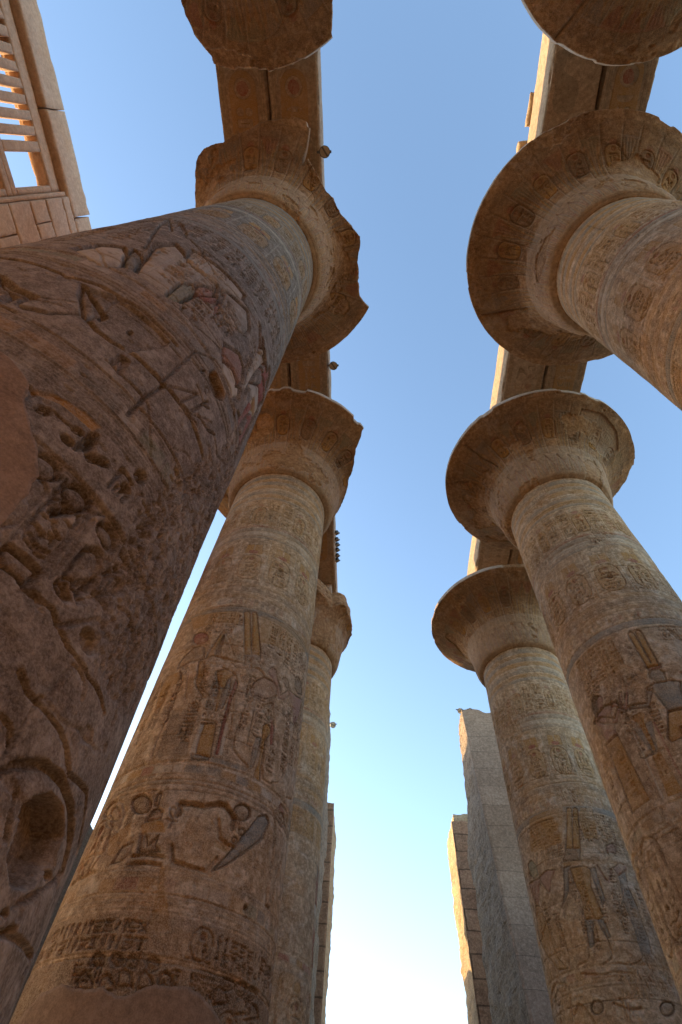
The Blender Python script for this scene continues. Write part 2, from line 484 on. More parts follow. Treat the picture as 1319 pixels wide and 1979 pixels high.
def cartouche(cv, xc, z0, z1, w, rnd, depth=0.02, col=None, a=0.6, plumes=False, ring=0.022):
    x0, x1 = xc - w / 2, xc + w / 2
    if col: cv.poly(rrect(x0, x1, z0, z1, w * .5), 0.004, col, a, bulge=0)
    cv.line(rrect(x0, x1, z0, z1, w * .5), ring, depth, True)
    cv.line([(x0 - .02, z0), (x1 + .02, z0)], ring * 1.3, depth)
    m = w * .15
    z = z1 - w * .16
    if w > .45:
        sign(cv, 'sun', xc - .14 * w, xc + .14 * w, z - w * .26, z, depth, 'r', .6)
        sign(cv, rnd.choice(TALL), x0 + m, xc - .14 * w, z - w * .3, z - .06 * w, depth); z -= w * .36
    else:
        sign(cv, 'sun', x0 + w * .3, x1 - w * .3, z - w * .36, z, depth, 'r', .45); z -= w * .44
    while z > z0 + w * .16:
        k = rnd.random()
        h = w * ((.40 if w > .45 else .5) if k < .6 else .17)
        h = min(h, z - z0 - .05 * w)
        if h < .1 * w: break
        if k < .6:
            n = 3 if w > .45 else 2
            cw = (w - 2 * m) / n
            for q in range(n):
                if rnd.random() < .72: sign(cv, rnd.choice(TALL), x0 + m + q * cw, x0 + m + (q + .92) * cw, z - h, z, depth)
                else:
                    sign(cv, rnd.choice(SMALL), x0 + m + q * cw, x0 + m + (q + .92) * cw, z - h * .45, z, depth)
                    sign(cv, rnd.choice(SMALL), x0 + m + q * cw, x0 + m + (q + .92) * cw, z - h, z - h * .55, depth)
        else:
            sign(cv, rnd.choice(['water', 'mouth', 'bolt', 'basket', 'snake', 'pool']), x0 + m, x1 - m, z - h, z, depth)
        z -= h + .05 * w
    if plumes:
        cv.poly([(xc - w * .42, z1 + .05), (xc - w * .36, z1 + w * .75), (xc - .015, z1 + w * .75), (xc - .015, z1 + .05)], depth * .5, 'o', .8)
        cv.poly([(xc + w * .42, z1 + .05), (xc + w * .36, z1 + w * .75), (xc + .015, z1 + w * .75), (xc + .015, z1 + .05)], depth * .5, 'o', .8)
        cv.disc(xc, z1 + w * .2, w * .24, w * .13, depth * .6, 'r', .9)


# standing figures in profile, height 1, facing +x; list of (colour key, points)
FIG = {
    'legs': [(-.035, 0), (.015, 0), (.012, .06), (.02, .25), (.03, .42), (-.07, .42), (-.06, .25), (-.05, .06)],
    'legf': [(.06, 0), (.15, 0), (.14, .03), (.10, .05), (.085, .25), (.05, .42), (-.02, .42), (.03, .22), (.055, .05)],
    'footb': [(-.05, 0), (.05, 0), (.04, .03), (-.05, .05)],
    'kilt': [(-.085, .56), (.065, .56), (.15, .36), (.14, .33), (-.07, .36)],
    'robe': [(-.085, .56), (.065, .56), (.10, .04), (-.09, .04)],
    'torso': [(-.07, .55), (.06, .55), (.085, .72), (.13, .78), (.05, .81), (-.05, .81), (-.13, .78), (-.09, .70)],
    'head': [(-.035, .80), (.03, .80), (.045, .84), (.065, .855), (.06, .90), (.03, .925), (-.03, .92), (-.05, .88)],
    'wig': [(-.075, .78), (-.02, .80), (-.005, .88), (.035, .925), (-.01, .945), (-.055, .925), (-.08, .86)],
    'armup': [(.10, .77), (.14, .745), (.22, .66), (.29, .80), (.315, .86), (.29, .87), (.265, .81), (.215, .72), (.13, .80)],
    'armup2': [(-.10, .77), (-.03, .70), (.10, .62), (.22, .76), (.24, .83), (.215, .83), (.19, .77), (.10, .67), (-.02, .76)],
    'armdown': [(-.12, .78), (-.09, .73), (-.10, .60), (-.075, .47), (-.10, .42), (-.125, .47), (-.14, .60), (-.145, .72)],
    'armfwd': [(.08, .77), (.11, .72), (.17, .63), (.31, .68), (.31, .71), (.17, .67), (.13, .77)],
    'plumes': [(-.045, .955), (-.055, 1.32), (-.03, 1.345), (-.004, 1.32), (.0, 1.0), (.004, 1.32), (.03, 1.345), (.055, 1.32), (.045, .955)],
    'modius': [(-.05, .93), (.045, .93), (.055, .965), (-.06, .965)],
    'whitecrown': [(-.065, .87), (-.03, .95), (-.025, 1.08), (-.01, 1.12), (.01, 1.08), (.04, .96), (.045, .91)],
    'redcrown': [(-.07, .88), (-.085, 1.12), (-.06, 1.12), (-.05, .99), (.05, .97), (.045, .91)],
    'sundisc': [(.055 * math.cos(t), .99 + .055 * math.sin(t)) for t in np.linspace(0, 6.2, 14)],
}


def figure(cv, x, z, h, face=1, parts=(), depth=0.03):
    """parts: list of (piece name, colour key or None)"""
    for nm, c in parts:
        q = [(x + face * px * h, z + pz * h) for px, pz in FIG[nm]]
        cv.poly(q, depth, c, 0.9, bw=0.03); cv.line(q, .032, .018, True, 'n', .85)  # brown outline paints shade along the carved edge


KING = (('legs', 'r'), ('legf', 'r'), ('footb', 'r'), ('torso', 'r'), ('kilt', 'w'), ('armup', 'r'), ('armup2', 'r'), ('head', 'r'), ('wig', 'b'))
AMUN = (('legs', 'b'), ('legf', 'b'), ('footb', 'b'), ('torso', 'b'), ('kilt', 'o'), ('armdown', 'b'), ('armfwd', 'b'), ('head', 'b'), ('modius', 'r'), ('plumes', 'o'))
GODDESS = (('robe', 'o'), ('footb', 'r'), ('torso', 'p'), ('armdown', 'p'), ('armup', 'p'), ('head', 'p'), ('wig', 'b'), ('sundisc', 'r'))
MUT = (('robe', 'b'), ('footb', 'b'), ('torso', 'o'), ('armdown', 'b'), ('armfwd', 'b'), ('head', 'o'), ('wig', 'g'), ('whitecrown', 'w'))


def altar(cv, x, z, h, depth=0.03):
    cv.poly([(x - .10 * h, z), (x + .10 * h, z), (x + .06 * h, z + .55 * h), (x - .06 * h, z + .55 * h)], depth, 'o', .9)
    cv.poly([(x - .12 * h, z + .55 * h), (x + .12 * h, z + .55 * h), (x + .12 * h, z + .58 * h), (x - .12 * h, z + .58 * h)], depth, 'n', .6)
    cv.poly([(x - .05 * h, z + .58 * h), (x + .05 * h, z + .58 * h), (x + .14 * h, z + .98 * h), (x - .14 * h, z + .98 * h)], depth * .7, 'b', .7)
    cv.poly([(x - .02 * h, z + .6 * h), (x + .02 * h, z + .6 * h), (x + .04 * h, z + h), (x + .1 * h, z + 1.1 * h)] + _arc(x, z + 1.1 * h, .1 * h, .06 * h, 0, 180) + [(x - .04 * h, z + h)], depth * .8, 'o', .9)
    for sx in (-1, 1):
        cv.poly([(x + sx * .14 * h, z), (x + sx * .17 * h, z), (x + sx * .17 * h, z + .95 * h), (x + sx * .14 * h, z + .95 * h)], depth * .5, 'w' if sx < 0 else 'r', .7)


# ------------------------------------------------------------------ column geometry
ZN, ZR, RR, RB, RN = 17.11, 19.9, 3.52, 1.757, 1.60
COLS = {'L1': (-3.1, -5.6), 'L2': (-3.12, 2.29), 'L3': (-3.12, 10.22), 'L4': (-3.1, 18.1),
        'R1': (6.5, -5.5), 'R2': (6.51, 2.45), 'R3': (6.53, 10.34), 'R4': (6.55, 18.2)}


def shaft_r(z):
    r = RB + (RN - RB) * (z - 3) / (ZN - 3)
    return np.where(z < 1.6, r - 0.10 * ((1.6 - z) / 1.6) ** 2, r)


def angle_samples(face, half, dense, coarse):
    """angles (radians, ascending) over a full turn centred on `face`, dense where the surface can be seen"""
    a = np.arange(-half, half, dense)
    b = np.arange(half, 2 * math.pi - half, coarse)
    t = np.concatenate([a, b])
    return t          # relative to face


TR = {
 'L3': [
  ('p',0.04,'o',0.9,0.0,[(-0.2,10.45),(-0.18,10.5),(-0.1,10.51),(-0.06,10.46),(0.15,9.51),(0.2,9.32),(0.05,9.27)]),
  ('p',0.04,'o',0.9,0.0,[(-0.01,10.47),(0.02,10.53),(0.07,10.53),(0.11,10.47),(0.37,9.48),(0.38,9.38),(0.21,9.33)]),
  ('p',0.02,'n',0.7,0.0,[(0.05,9.25),(0.39,9.37),(0.42,9.1),(0.12,9.01)]),
  ('p',0.04,'r',0.9,0.0,[(-0.85,9.71),(-0.83,9.63),(-0.85,9.56),(-0.9,9.51),(-0.98,9.5),(-1.07,9.53),(-1.16,9.6),(-1.22,9.69),(-1.25,9.78),(-1.23,9.85),(-1.17,9.88),(-1.08,9.88),(-0.99,9.85),(-0.91,9.79)]),
  ('p',0.035,'n',0.45,0.0,[(-1.37,8.95),(-1.36,9.12),(-1.27,9.27),(-1.12,9.42),(-0.99,9.45),(-0.85,9.38),(-0.8,9.27),(-0.76,9.04),(-1.0,9.03),(-1.13,9.02),(-1.28,8.94)]),
  ('p',0.03,'o',0.9,0.0,[(-0.54,9.88),(-0.49,9.8),(-0.58,9.31),(-0.55,9.15),(-0.73,9.05),(-0.69,9.32)]),
  ('f',0.045,'d',0.6,0.0,[(-0.52,9.8),(-0.45,9.65),(-0.46,9.35),(-0.42,9.15),(-0.56,9.17),(-0.58,9.31)]),
  ('l',0.02,None,0,0.033,[(-0.49,9.82),(-0.33,9.53),(-0.16,9.18)]),
  ('l',0.045,'n',0.5,0.044,[(-0.55,9.14),(-0.35,9.08),(-0.13,9.04),(0.08,9.04)]),
  ('l',0.02,None,0,0.033,[(-0.51,9.09),(-0.18,8.99),(-0.04,8.87),(0.1,8.91),(0.4,9.03),(0.53,8.98)]),
  ('l',0.045,'n',0.5,0.044,[(0.4,9.03),(0.48,9.01),(0.54,8.93)]),
  ('p',0.035,'o',0.85,0.0,[(-0.86,9.02),(-0.72,8.96),(-0.66,8.58),(-0.66,8.44),(-0.54,8.23),(-0.41,8.13),(-0.44,8.06),(-0.51,8.09),(-0.7,8.3),(-0.77,8.45),(-0.81,8.74)]),
  ('l',0.035,None,0,0.033,[(-1.25,8.85),(-1.1,8.55),(-1.13,8.23),(-1.13,7.96),(-1.1,7.73),(-1.12,7.52),(-1.14,7.34),(-1.14,7.11),(-1.12,6.84)]),
  ('l',0.02,None,0,0.024,[(-1.03,8.86),(-0.95,8.47),(-0.84,7.98)]),
  ('f',0.008,'o',0.75,0.0,[(-1.66,8.84),(-1.43,8.83),(-1.24,8.83),(-1.18,8.57),(-1.31,8.43),(-1.35,8.1),(-1.55,7.94),(-1.64,8.35)]),
  ('f',0.008,'n',0.55,0.0,[(-1.04,7.81),(-0.54,7.89),(-0.41,7.58),(-0.51,7.28),(-0.47,6.88),(-1.05,6.87),(-1.04,7.32)]),
  ('p',0.03,'o',0.95,0.0,[(-0.35,7.53),(-0.14,7.56),(-0.08,6.88),(-0.33,6.92),(-0.36,7.2)]),
  ('l',0.02,'n',0.6,0.033,[(-0.37,7.59),(-0.25,7.58),(-0.12,7.58)]),
  ('l',0.02,'n',0.6,0.028,[(-0.35,7.53),(-0.23,7.53),(-0.12,7.54)]),
  ('L',0.015,'n',0.5,0.022,[(-0.19,7.7),(-0.19,7.67),(-0.2,7.66),(-0.21,7.64),(-0.23,7.64),(-0.25,7.65),(-0.27,7.66),(-0.28,7.68),(-0.28,7.7),(-0.27,7.72),(-0.26,7.74),(-0.23,7.74),(-0.21,7.73),(-0.2,7.72)]),
  ('p',0.03,'b',0.8,0.0,[(-0.4,6.9),(-0.1,6.89),(-0.1,6.82),(-0.37,6.8)]),
  ('p',0.03,'o',0.9,0.0,[(-0.4,8.73),(-0.26,8.8),(-0.09,8.75),(-0.04,8.68),(-0.13,8.59),(-0.18,8.33),(-0.3,8.42),(-0.4,8.66)]),
  ('p',0.025,'b',0.75,0.0,[(-0.38,8.45),(-0.34,8.52),(-0.27,8.32),(-0.28,7.82),(-0.4,7.87),(-0.42,8.1)]),
  ('p',0.025,'b',0.75,0.0,[(-0.15,8.55),(-0.1,8.6),(-0.05,8.32),(-0.1,7.88),(-0.15,7.87),(-0.16,8.13)]),
  ('p',0.02,'o',0.8,0.0,[(-0.27,8.32),(-0.19,8.33),(-0.18,7.8),(-0.23,7.79)]),
  ('p',0.02,'r',0.95,0.0,[(0.01,8.59),(0.06,8.53),(0.02,8.11),(0.02,7.59),(0.04,6.96),(-0.01,6.95),(-0.03,7.58),(-0.03,8.16)]),
  ('l',0.022,None,0,0.028,[(-0.32,8.82),(-0.14,8.79),(-0.01,8.69),(0.07,8.5),(0.05,8.18),(0.08,7.99),(0.13,7.65)]),
  ('f',0.005,'w',0.7,0.0,[(-0.42,7.49),(-0.34,7.5),(-0.34,6.87),(-0.44,6.91)]),
  ('f',0.005,'w',0.6,0.0,[(0.02,7.59),(0.09,7.61),(0.11,6.95),(0.04,6.94)]),
  ('l',0.015,None,0,0.022,[(-0.22,7.9),(0.04,7.86),(0.29,7.88)]),
  ('p',0.045,'p',0.3,0.0,[(0.34,8.49),(0.4,8.69),(0.56,8.88),(0.82,8.88),(0.95,8.81),(0.92,8.57),(0.69,8.39),(0.53,8.36),(0.4,8.34)]),
  ('p',0.04,'p',0.85,0.0,[(0.63,9.09),(0.72,9.22),(0.82,9.2),(0.87,9.06),(1.01,8.85),(1.06,8.7),(1.26,8.96),(1.34,8.89),(1.17,8.65),(1.0,8.58),(0.91,8.79),(0.77,8.94),(0.67,9.0)]),
  ('p',0.03,'n',0.5,0.0,[(1.03,9.09),(1.11,9.19),(1.22,9.14),(1.28,9.0),(1.18,8.96),(1.07,9.04)]),
  ('p',0.035,'d',0.5,0.0,[(1.43,9.42),(1.55,9.54),(1.77,9.53),(1.87,9.29),(1.62,9.13),(1.46,9.16)]),
  ('p',0.03,'p',0.85,0.0,[(1.31,8.98),(1.57,9.02),(1.91,9.2),(1.86,8.79),(1.71,8.4),(1.58,8.41),(1.5,8.68),(1.35,8.79)]),
  ('l',0.03,None,0,0.033,[(0.37,8.29),(0.3,7.96),(0.26,7.66),(0.24,7.41),(0.27,7.13),(0.38,7.03),(0.54,6.95),(0.61,6.9)]),
  ('l',0.022,None,0,0.028,[(0.07,7.85),(0.14,7.56),(0.13,7.31),(0.19,7.29)]),
  ('p',0.02,'g',0.4,0.0,[(0.84,7.99),(0.69,8.11),(0.7,8.24),(0.79,8.35),(0.86,8.39),(0.95,8.21),(1.0,7.95)]),
  ('l',0.01,'n',0.4,0.015,[(0.82,7.99),(0.71,8.18)]),
  ('l',0.01,'n',0.4,0.015,[(0.86,7.99),(0.78,8.29)]),
  ('l',0.01,'n',0.4,0.015,[(0.92,7.99),(0.82,8.35)]),
  ('p',0.025,'o',0.9,0.0,[(0.75,7.81),(0.85,7.93),(0.97,7.8),(0.86,7.56),(0.87,7.32),(0.86,6.98),(0.88,6.78),(0.75,6.8),(0.79,7.08),(0.8,7.41)]),
  ('p',0.02,'r',0.85,0.0,[(0.91,8.12),(1.01,7.95),(1.05,7.57),(0.99,7.53),(0.95,7.82)]),
  ('p',0.02,'b',0.7,0.0,[(0.66,7.53),(0.75,7.55),(0.76,7.36),(0.7,6.96),(0.65,6.9),(0.63,7.21)]),
  ('f',0.01,'b',0.6,0.0,[(-0.08,6.9),(0.28,6.89),(0.61,6.9),(0.61,6.81),(0.3,6.79),(-0.06,6.8)]),
  ('l',0.035,None,0,0.033,[(1.78,7.79),(1.52,7.39),(1.46,7.16),(1.37,6.99),(1.12,6.84),(0.96,6.84),(0.88,7.02),(0.87,7.3)]),
  ('l',0.03,None,0,0.033,[(1.83,8.49),(1.98,7.92),(2.2,7.44),(2.05,7.04),(1.68,6.87)]),
  ('f',0.002,'o',0.75,0.0,[(-1.65,10.59),(-1.16,10.48),(-0.71,10.46),(-0.27,10.47),(-0.26,10.07),(-0.62,10.09),(-0.96,10.07),(-1.34,10.04)]),
  ('f',0.002,'o',0.5,0.0,[(0.19,10.48),(0.53,10.54),(1.04,10.64),(1.72,10.85),(2.18,10.79),(1.08,9.86),(0.66,9.78),(0.33,9.69)]),
  ('p',0.07,'n',0.3,0.0,[(-0.8,6.04),(-0.8,5.97),(-0.83,5.92),(-0.89,5.89),(-0.97,5.9),(-1.06,5.94),(-1.15,6.01),(-1.2,6.09),(-1.21,6.16),(-1.18,6.2),(-1.1,6.22),(-1.01,6.21),(-0.92,6.17),(-0.85,6.11)]),
  ('p',0.05,None,0,0.0,[(-0.76,6.21),(-0.69,6.21),(-0.68,6.0),(-0.75,6.0)]),
  ('p',0.05,'n',0.3,0.0,[(-1.36,5.96),(-1.35,5.91),(-1.36,5.87),(-1.39,5.86),(-1.45,5.87),(-1.53,5.91),(-1.6,5.97),(-1.66,6.04),(-1.69,6.1),(-1.67,6.14),(-1.62,6.15),(-1.55,6.13),(-1.47,6.08),(-1.41,6.02)]),
  ('L',0.025,'b',0.4,0.055,[(-1.57,5.83),(-1.95,6.16),(-1.69,6.27),(-1.44,6.17),(-1.27,5.96),(-1.26,5.68)]),
  ('f',0.015,'o',0.9,0.0,[(-1.32,5.35),(-1.4,5.56),(-1.23,5.67),(-1.06,5.79),(-0.97,5.52),(-1.05,5.38),(-1.18,5.27)]),
  ('f',0.015,'o',0.9,0.0,[(-0.87,5.71),(-0.7,5.81),(-0.51,5.74),(-0.43,5.59),(-0.81,5.59)]),
  ('p',0.06,'n',0.6,0.0,[(-0.76,5.92),(-0.68,5.98),(-0.57,5.9),(-0.57,5.8),(-0.81,5.76)]),
  ('p',0.06,'d',0.4,0.0,[(-0.81,5.59),(-0.72,5.58),(-0.64,5.42),(-0.52,5.55),(-0.52,5.42),(-0.42,5.32),(-0.76,5.31)]),
  ('l',0.06,'d',0.5,0.055,[(-0.82,5.27),(-0.59,5.28),(-0.37,5.26)]),
  ('l',0.06,'d',0.4,0.055,[(-0.81,5.16),(-0.59,5.17),(-0.37,5.15)]),
  ('p',0.05,'b',0.6,0.0,[(-1.13,5.18),(-1.06,5.42),(-0.89,5.47),(-0.86,5.31),(-0.98,5.2)]),
  ('L',0.03,'b',0.3,0.033,[(-0.37,5.91),(-0.36,5.88),(-0.37,5.86),(-0.38,5.84),(-0.41,5.84),(-0.43,5.85),(-0.45,5.88),(-0.47,5.91),(-0.47,5.94),(-0.47,5.96),(-0.45,5.98),(-0.42,5.98),(-0.4,5.97),(-0.38,5.94)]),
  ('l',0.03,'b',0.3,0.033,[(-0.4,5.84),(-0.39,5.67)]),
  ('l',0.03,'b',0.3,0.033,[(-0.46,5.79),(-0.31,5.77)]),
  ('l',0.09,'d',0.5,0.088,[(-0.32,5.87),(-0.35,6.05),(-0.17,6.06),(0.04,6.05),(0.22,6.14),(0.36,6.16),(0.54,6.02),(0.55,5.86)]),
  ('l',0.05,'d',0.3,0.055,[(-0.28,5.42),(-0.2,5.21),(0.07,5.17),(0.3,5.16),(0.35,5.28),(0.4,5.37)]),
  ('l',0.05,'d',0.3,0.055,[(0.3,5.9),(0.38,5.65),(0.52,5.62),(0.64,5.6)]),
  ('f',0.02,'o',0.7,0.0,[(0.31,5.61),(0.56,5.63),(0.63,5.56),(0.51,5.48),(0.33,5.51)]),
  ('p',0.07,'n',0.3,0.0,[(0.82,6.2),(0.82,6.14),(0.78,6.08),(0.72,6.03),(0.66,6.01),(0.59,6.01),(0.54,6.04),(0.51,6.09),(0.51,6.15),(0.55,6.21),(0.6,6.26),(0.67,6.28),(0.74,6.28),(0.8,6.25)]),
  ('p',0.04,'n',0.3,0.0,[(0.78,5.88),(0.78,5.85),(0.77,5.83),(0.74,5.81),(0.72,5.8),(0.69,5.8),(0.67,5.82),(0.66,5.84),(0.66,5.86),(0.67,5.88),(0.7,5.9),(0.72,5.91),(0.75,5.91),(0.77,5.9)]),
  ('p',0.04,'n',0.2,0.0,[(0.67,5.72),(0.67,5.7),(0.66,5.68),(0.65,5.67),(0.63,5.66),(0.61,5.67),(0.59,5.68),(0.58,5.69),(0.58,5.71),(0.59,5.73),(0.6,5.75),(0.63,5.75),(0.64,5.75),(0.66,5.74)]),
  ('p',0.05,'b',0.9,0.0,[(0.99,6.21),(1.16,6.31),(1.26,6.23),(1.15,5.91),(0.81,5.56),(0.55,5.3),(0.37,5.19),(0.62,5.57),(0.79,5.86)]),
  ('l',0.035,'n',0.4,0.055,[(1.38,6.46),(1.56,6.68),(1.87,6.71),(1.92,6.33),(1.85,5.92),(1.7,5.46),(1.67,5.1),(1.5,5.1),(1.46,5.3),(1.5,5.76),(1.46,6.11),(1.38,6.46)]),
  ('p',0.04,'n',0.3,0.0,[(1.75,6.51),(1.75,6.46),(1.74,6.4),(1.7,6.36),(1.65,6.34),(1.6,6.34),(1.56,6.36),(1.54,6.4),(1.53,6.46),(1.55,6.51),(1.58,6.55),(1.63,6.57),(1.67,6.57),(1.72,6.55)]),
  ('f',0.006,'o',0.95,0.0,[(-0.35,5.13),(-0.28,5.13),(-0.23,4.9),(-0.1,4.66),(0.0,4.38),(-0.27,4.34),(-0.3,4.64),(-0.33,4.89)]),
  ('p',0.09,'d',0.7,0.0,[(1.07,4.92),(1.07,4.91),(1.06,4.89),(1.05,4.88),(1.03,4.88),(1.01,4.88),(1.0,4.88),(0.99,4.9),(0.99,4.91),(1.0,4.92),(1.02,4.94),(1.03,4.94),(1.05,4.94),(1.06,4.93)]),
  ('l',0.04,'d',0.4,0.044,[(-2.36,5.65),(-2.36,6.05),(-2.22,5.89)]),
  ('l',0.04,None,0,0.044,[(-2.17,5.67),(-2.14,5.98)]),
  ('l',0.04,None,0,0.044,[(-1.78,5.5),(-1.73,5.76)]),
  ('l',0.03,'b',0.4,0.055,[(-2.09,5.39),(-1.78,5.41),(-1.44,5.38)]),
  ('p',0.05,'n',0.35,0.0,[(-0.7,4.03),(-0.7,4.0),(-0.71,3.97),(-0.74,3.96),(-0.78,3.96),(-0.83,3.97),(-0.87,4.0),(-0.89,4.03),(-0.9,4.07),(-0.88,4.09),(-0.85,4.11),(-0.81,4.11),(-0.76,4.09),(-0.72,4.06)]),
  ('L',0.015,'n',0.2,0.028,[(-0.74,4.03),(-0.74,4.01),(-0.75,4.0),(-0.76,3.99),(-0.79,3.99),(-0.81,4.0),(-0.83,4.02),(-0.85,4.03),(-0.85,4.05),(-0.84,4.06),(-0.82,4.07),(-0.8,4.07),(-0.78,4.06),(-0.76,4.05)]),
  ('p',0.05,'n',0.35,0.0,[(-0.46,4.03),(-0.45,4.0),(-0.47,3.97),(-0.49,3.96),(-0.53,3.96),(-0.57,3.97),(-0.61,4.0),(-0.63,4.03),(-0.64,4.06),(-0.62,4.09),(-0.59,4.1),(-0.55,4.1),(-0.51,4.09),(-0.48,4.06)]),
  ('L',0.015,'n',0.2,0.028,[(-0.49,4.03),(-0.49,4.01),(-0.5,4.0),(-0.52,3.99),(-0.54,3.99),(-0.56,4.0),(-0.58,4.01),(-0.59,4.03),(-0.59,4.04),(-0.59,4.06),(-0.57,4.07),(-0.55,4.07),(-0.52,4.06),(-0.51,4.05)]),
  ('p',0.05,'n',0.35,0.0,[(-0.27,4.03),(-0.26,3.99),(-0.28,3.97),(-0.31,3.95),(-0.35,3.95),(-0.38,3.96),(-0.42,3.98),(-0.44,4.02),(-0.44,4.05),(-0.42,4.07),(-0.4,4.09),(-0.36,4.09),(-0.32,4.08),(-0.29,4.06)]),
  ('L',0.015,'n',0.2,0.028,[(-0.3,4.02),(-0.3,4.01),(-0.31,3.99),(-0.33,3.98),(-0.35,3.98),(-0.37,3.99),(-0.39,4.0),(-0.4,4.02),(-0.4,4.03),(-0.39,4.05),(-0.37,4.06),(-0.35,4.06),(-0.33,4.05),(-0.32,4.04)]),
  ('p',0.05,'n',0.35,0.0,[(-0.01,4.03),(-0.01,3.99),(-0.02,3.97),(-0.05,3.95),(-0.08,3.94),(-0.12,3.95),(-0.15,3.98),(-0.17,4.01),(-0.18,4.04),(-0.16,4.07),(-0.13,4.08),(-0.09,4.09),(-0.06,4.08),(-0.02,4.06)]),
  ('L',0.015,'n',0.2,0.028,[(-0.04,4.02),(-0.04,4.0),(-0.05,3.99),(-0.07,3.98),(-0.09,3.98),(-0.11,3.98),(-0.13,3.99),(-0.13,4.01),(-0.14,4.03),(-0.13,4.04),(-0.11,4.05),(-0.09,4.05),(-0.07,4.05),(-0.05,4.04)]),
  ('p',0.05,'n',0.35,0.0,[(1.07,4.04),(1.07,4.0),(1.04,3.97),(1.0,3.95),(0.95,3.93),(0.9,3.94),(0.87,3.95),(0.85,3.98),(0.85,4.01),(0.87,4.05),(0.91,4.07),(0.96,4.08),(1.01,4.08),(1.05,4.06)]),
  ('L',0.015,'n',0.2,0.028,[(1.02,4.02),(1.02,4.01),(1.0,3.99),(0.98,3.98),(0.95,3.97),(0.92,3.97),(0.9,3.98),(0.89,3.99),(0.89,4.01),(0.91,4.03),(0.93,4.04),(0.96,4.05),(0.99,4.05),(1.01,4.04)]),
  ('p',0.05,'n',0.35,0.0,[(1.35,4.05),(1.34,4.02),(1.31,3.98),(1.25,3.96),(1.19,3.94),(1.14,3.94),(1.1,3.96),(1.07,3.98),(1.08,4.02),(1.11,4.05),(1.15,4.08),(1.21,4.09),(1.27,4.1),(1.32,4.08)]),
  ('L',0.015,'n',0.2,0.028,[(1.28,4.04),(1.28,4.02),(1.26,4.0),(1.23,3.99),(1.2,3.98),(1.16,3.98),(1.14,3.98),(1.13,4.0),(1.13,4.02),(1.15,4.03),(1.18,4.05),(1.21,4.06),(1.24,4.06),(1.27,4.05)]),
  ('p',0.05,'n',0.35,0.0,[(1.59,4.07),(1.58,4.03),(1.53,3.99),(1.47,3.96),(1.4,3.94),(1.33,3.94),(1.28,3.95),(1.26,3.98),(1.26,4.01),(1.3,4.05),(1.35,4.08),(1.42,4.1),(1.5,4.1),(1.56,4.09)]),
  ('L',0.015,'n',0.2,0.028,[(1.5,4.04),(1.5,4.02),(1.48,4.0),(1.44,3.99),(1.4,3.98),(1.36,3.97),(1.33,3.98),(1.32,3.99),(1.33,4.01),(1.34,4.03),(1.38,4.05),(1.42,4.06),(1.46,4.06),(1.49,4.06)]),
  ('L',0.04,'d',0.2,0.039,[(-0.64,3.71),(-0.67,3.84),(-0.62,3.88),(-0.53,3.83),(-0.46,3.73)]),
  ('L',0.04,'d',0.2,0.039,[(-0.44,3.76),(-0.47,3.9),(-0.42,3.94),(-0.33,3.9),(-0.27,3.79)]),
  ('L',0.04,'d',0.2,0.039,[(-0.94,3.73),(-0.98,3.87),(-0.93,3.91),(-0.82,3.86),(-0.74,3.74)]),
  ('L',0.04,'d',0.2,0.039,[(-0.2,3.76),(-0.21,3.89),(-0.16,3.94),(-0.08,3.89),(-0.02,3.79)]),
  ('L',0.04,'d',0.2,0.039,[(0.04,3.78),(0.03,3.92),(0.08,3.97),(0.16,3.93),(0.22,3.82)]),
  ('L',0.04,'d',0.2,0.039,[(0.76,3.76),(0.76,3.9),(0.82,3.95),(0.92,3.92),(0.98,3.82)]),
  ('L',0.04,'d',0.2,0.039,[(1.12,3.74),(1.13,3.88),(1.21,3.94),(1.35,3.92),(1.43,3.82)]),
  ('L',0.04,'d',0.2,0.039,[(1.31,3.73),(1.32,3.87),(1.42,3.94),(1.58,3.93),(1.69,3.84)]),
 ],
 'L2': [
  ('l',0.13,'d',0.3,0.09,[(-1.41,6.13),(-1.17,6.14),(-0.88,6.11),(-0.68,6.23),(-0.49,6.25),(-0.31,6.32),(-0.16,6.29),(0.05,6.28)]),
  ('p',0.07,None,0,0.0,[(-0.87,5.17),(-0.81,5.22),(-0.8,5.47),(-0.94,5.47),(-1.11,5.61),(-1.02,5.43),(-0.89,5.35)]),
  ('l',0.1,'d',0.3,0.09,[(-0.76,5.22),(-0.63,5.33),(-0.53,5.56),(-0.47,5.55),(-0.38,5.49),(-0.26,5.49),(-0.09,5.57),(0.1,5.59),(0.21,5.61),(0.54,5.67),(0.87,5.61)]),
  ('p',0.06,None,0,0.0,[(-0.74,6.07),(-0.6,5.99),(-0.44,5.84),(-0.48,5.57),(-0.52,5.58),(-0.67,5.86)]),
  ('f',0.05,'n',0.3,0.0,[(-0.71,6.05),(-0.51,6.23),(-0.17,6.25),(0.01,6.21),(-0.01,5.99),(-0.13,5.55),(-0.43,5.63)]),
  ('p',0.06,'w',0.45,0.0,[(-1.23,6.97),(-1.19,7.45),(-1.02,7.66),(-0.89,7.43),(-0.77,6.94),(-0.88,6.71)]),
  ('p',0.05,'b',0.9,0.0,[(-0.9,7.36),(-0.93,7.71),(-0.79,7.58),(-0.68,7.09),(-0.75,6.97)]),
  ('p',0.07,'w',0.3,0.0,[(-0.66,6.99),(-0.9,8.28),(-0.8,8.73),(-0.47,8.36),(-0.1,8.44),(-0.04,8.05),(-0.17,7.59),(-0.21,7.02),(-0.32,6.92)]),
  ('p',0.05,'g',0.4,0.0,[(-0.33,6.94),(-0.36,7.57),(-0.29,7.79),(-0.17,7.68),(-0.19,7.07)]),
  ('l',0.05,None,0,0.05,[(-0.88,7.88),(-1.23,9.46),(-1.37,10.28),(-1.15,10.11),(-0.85,9.38)]),
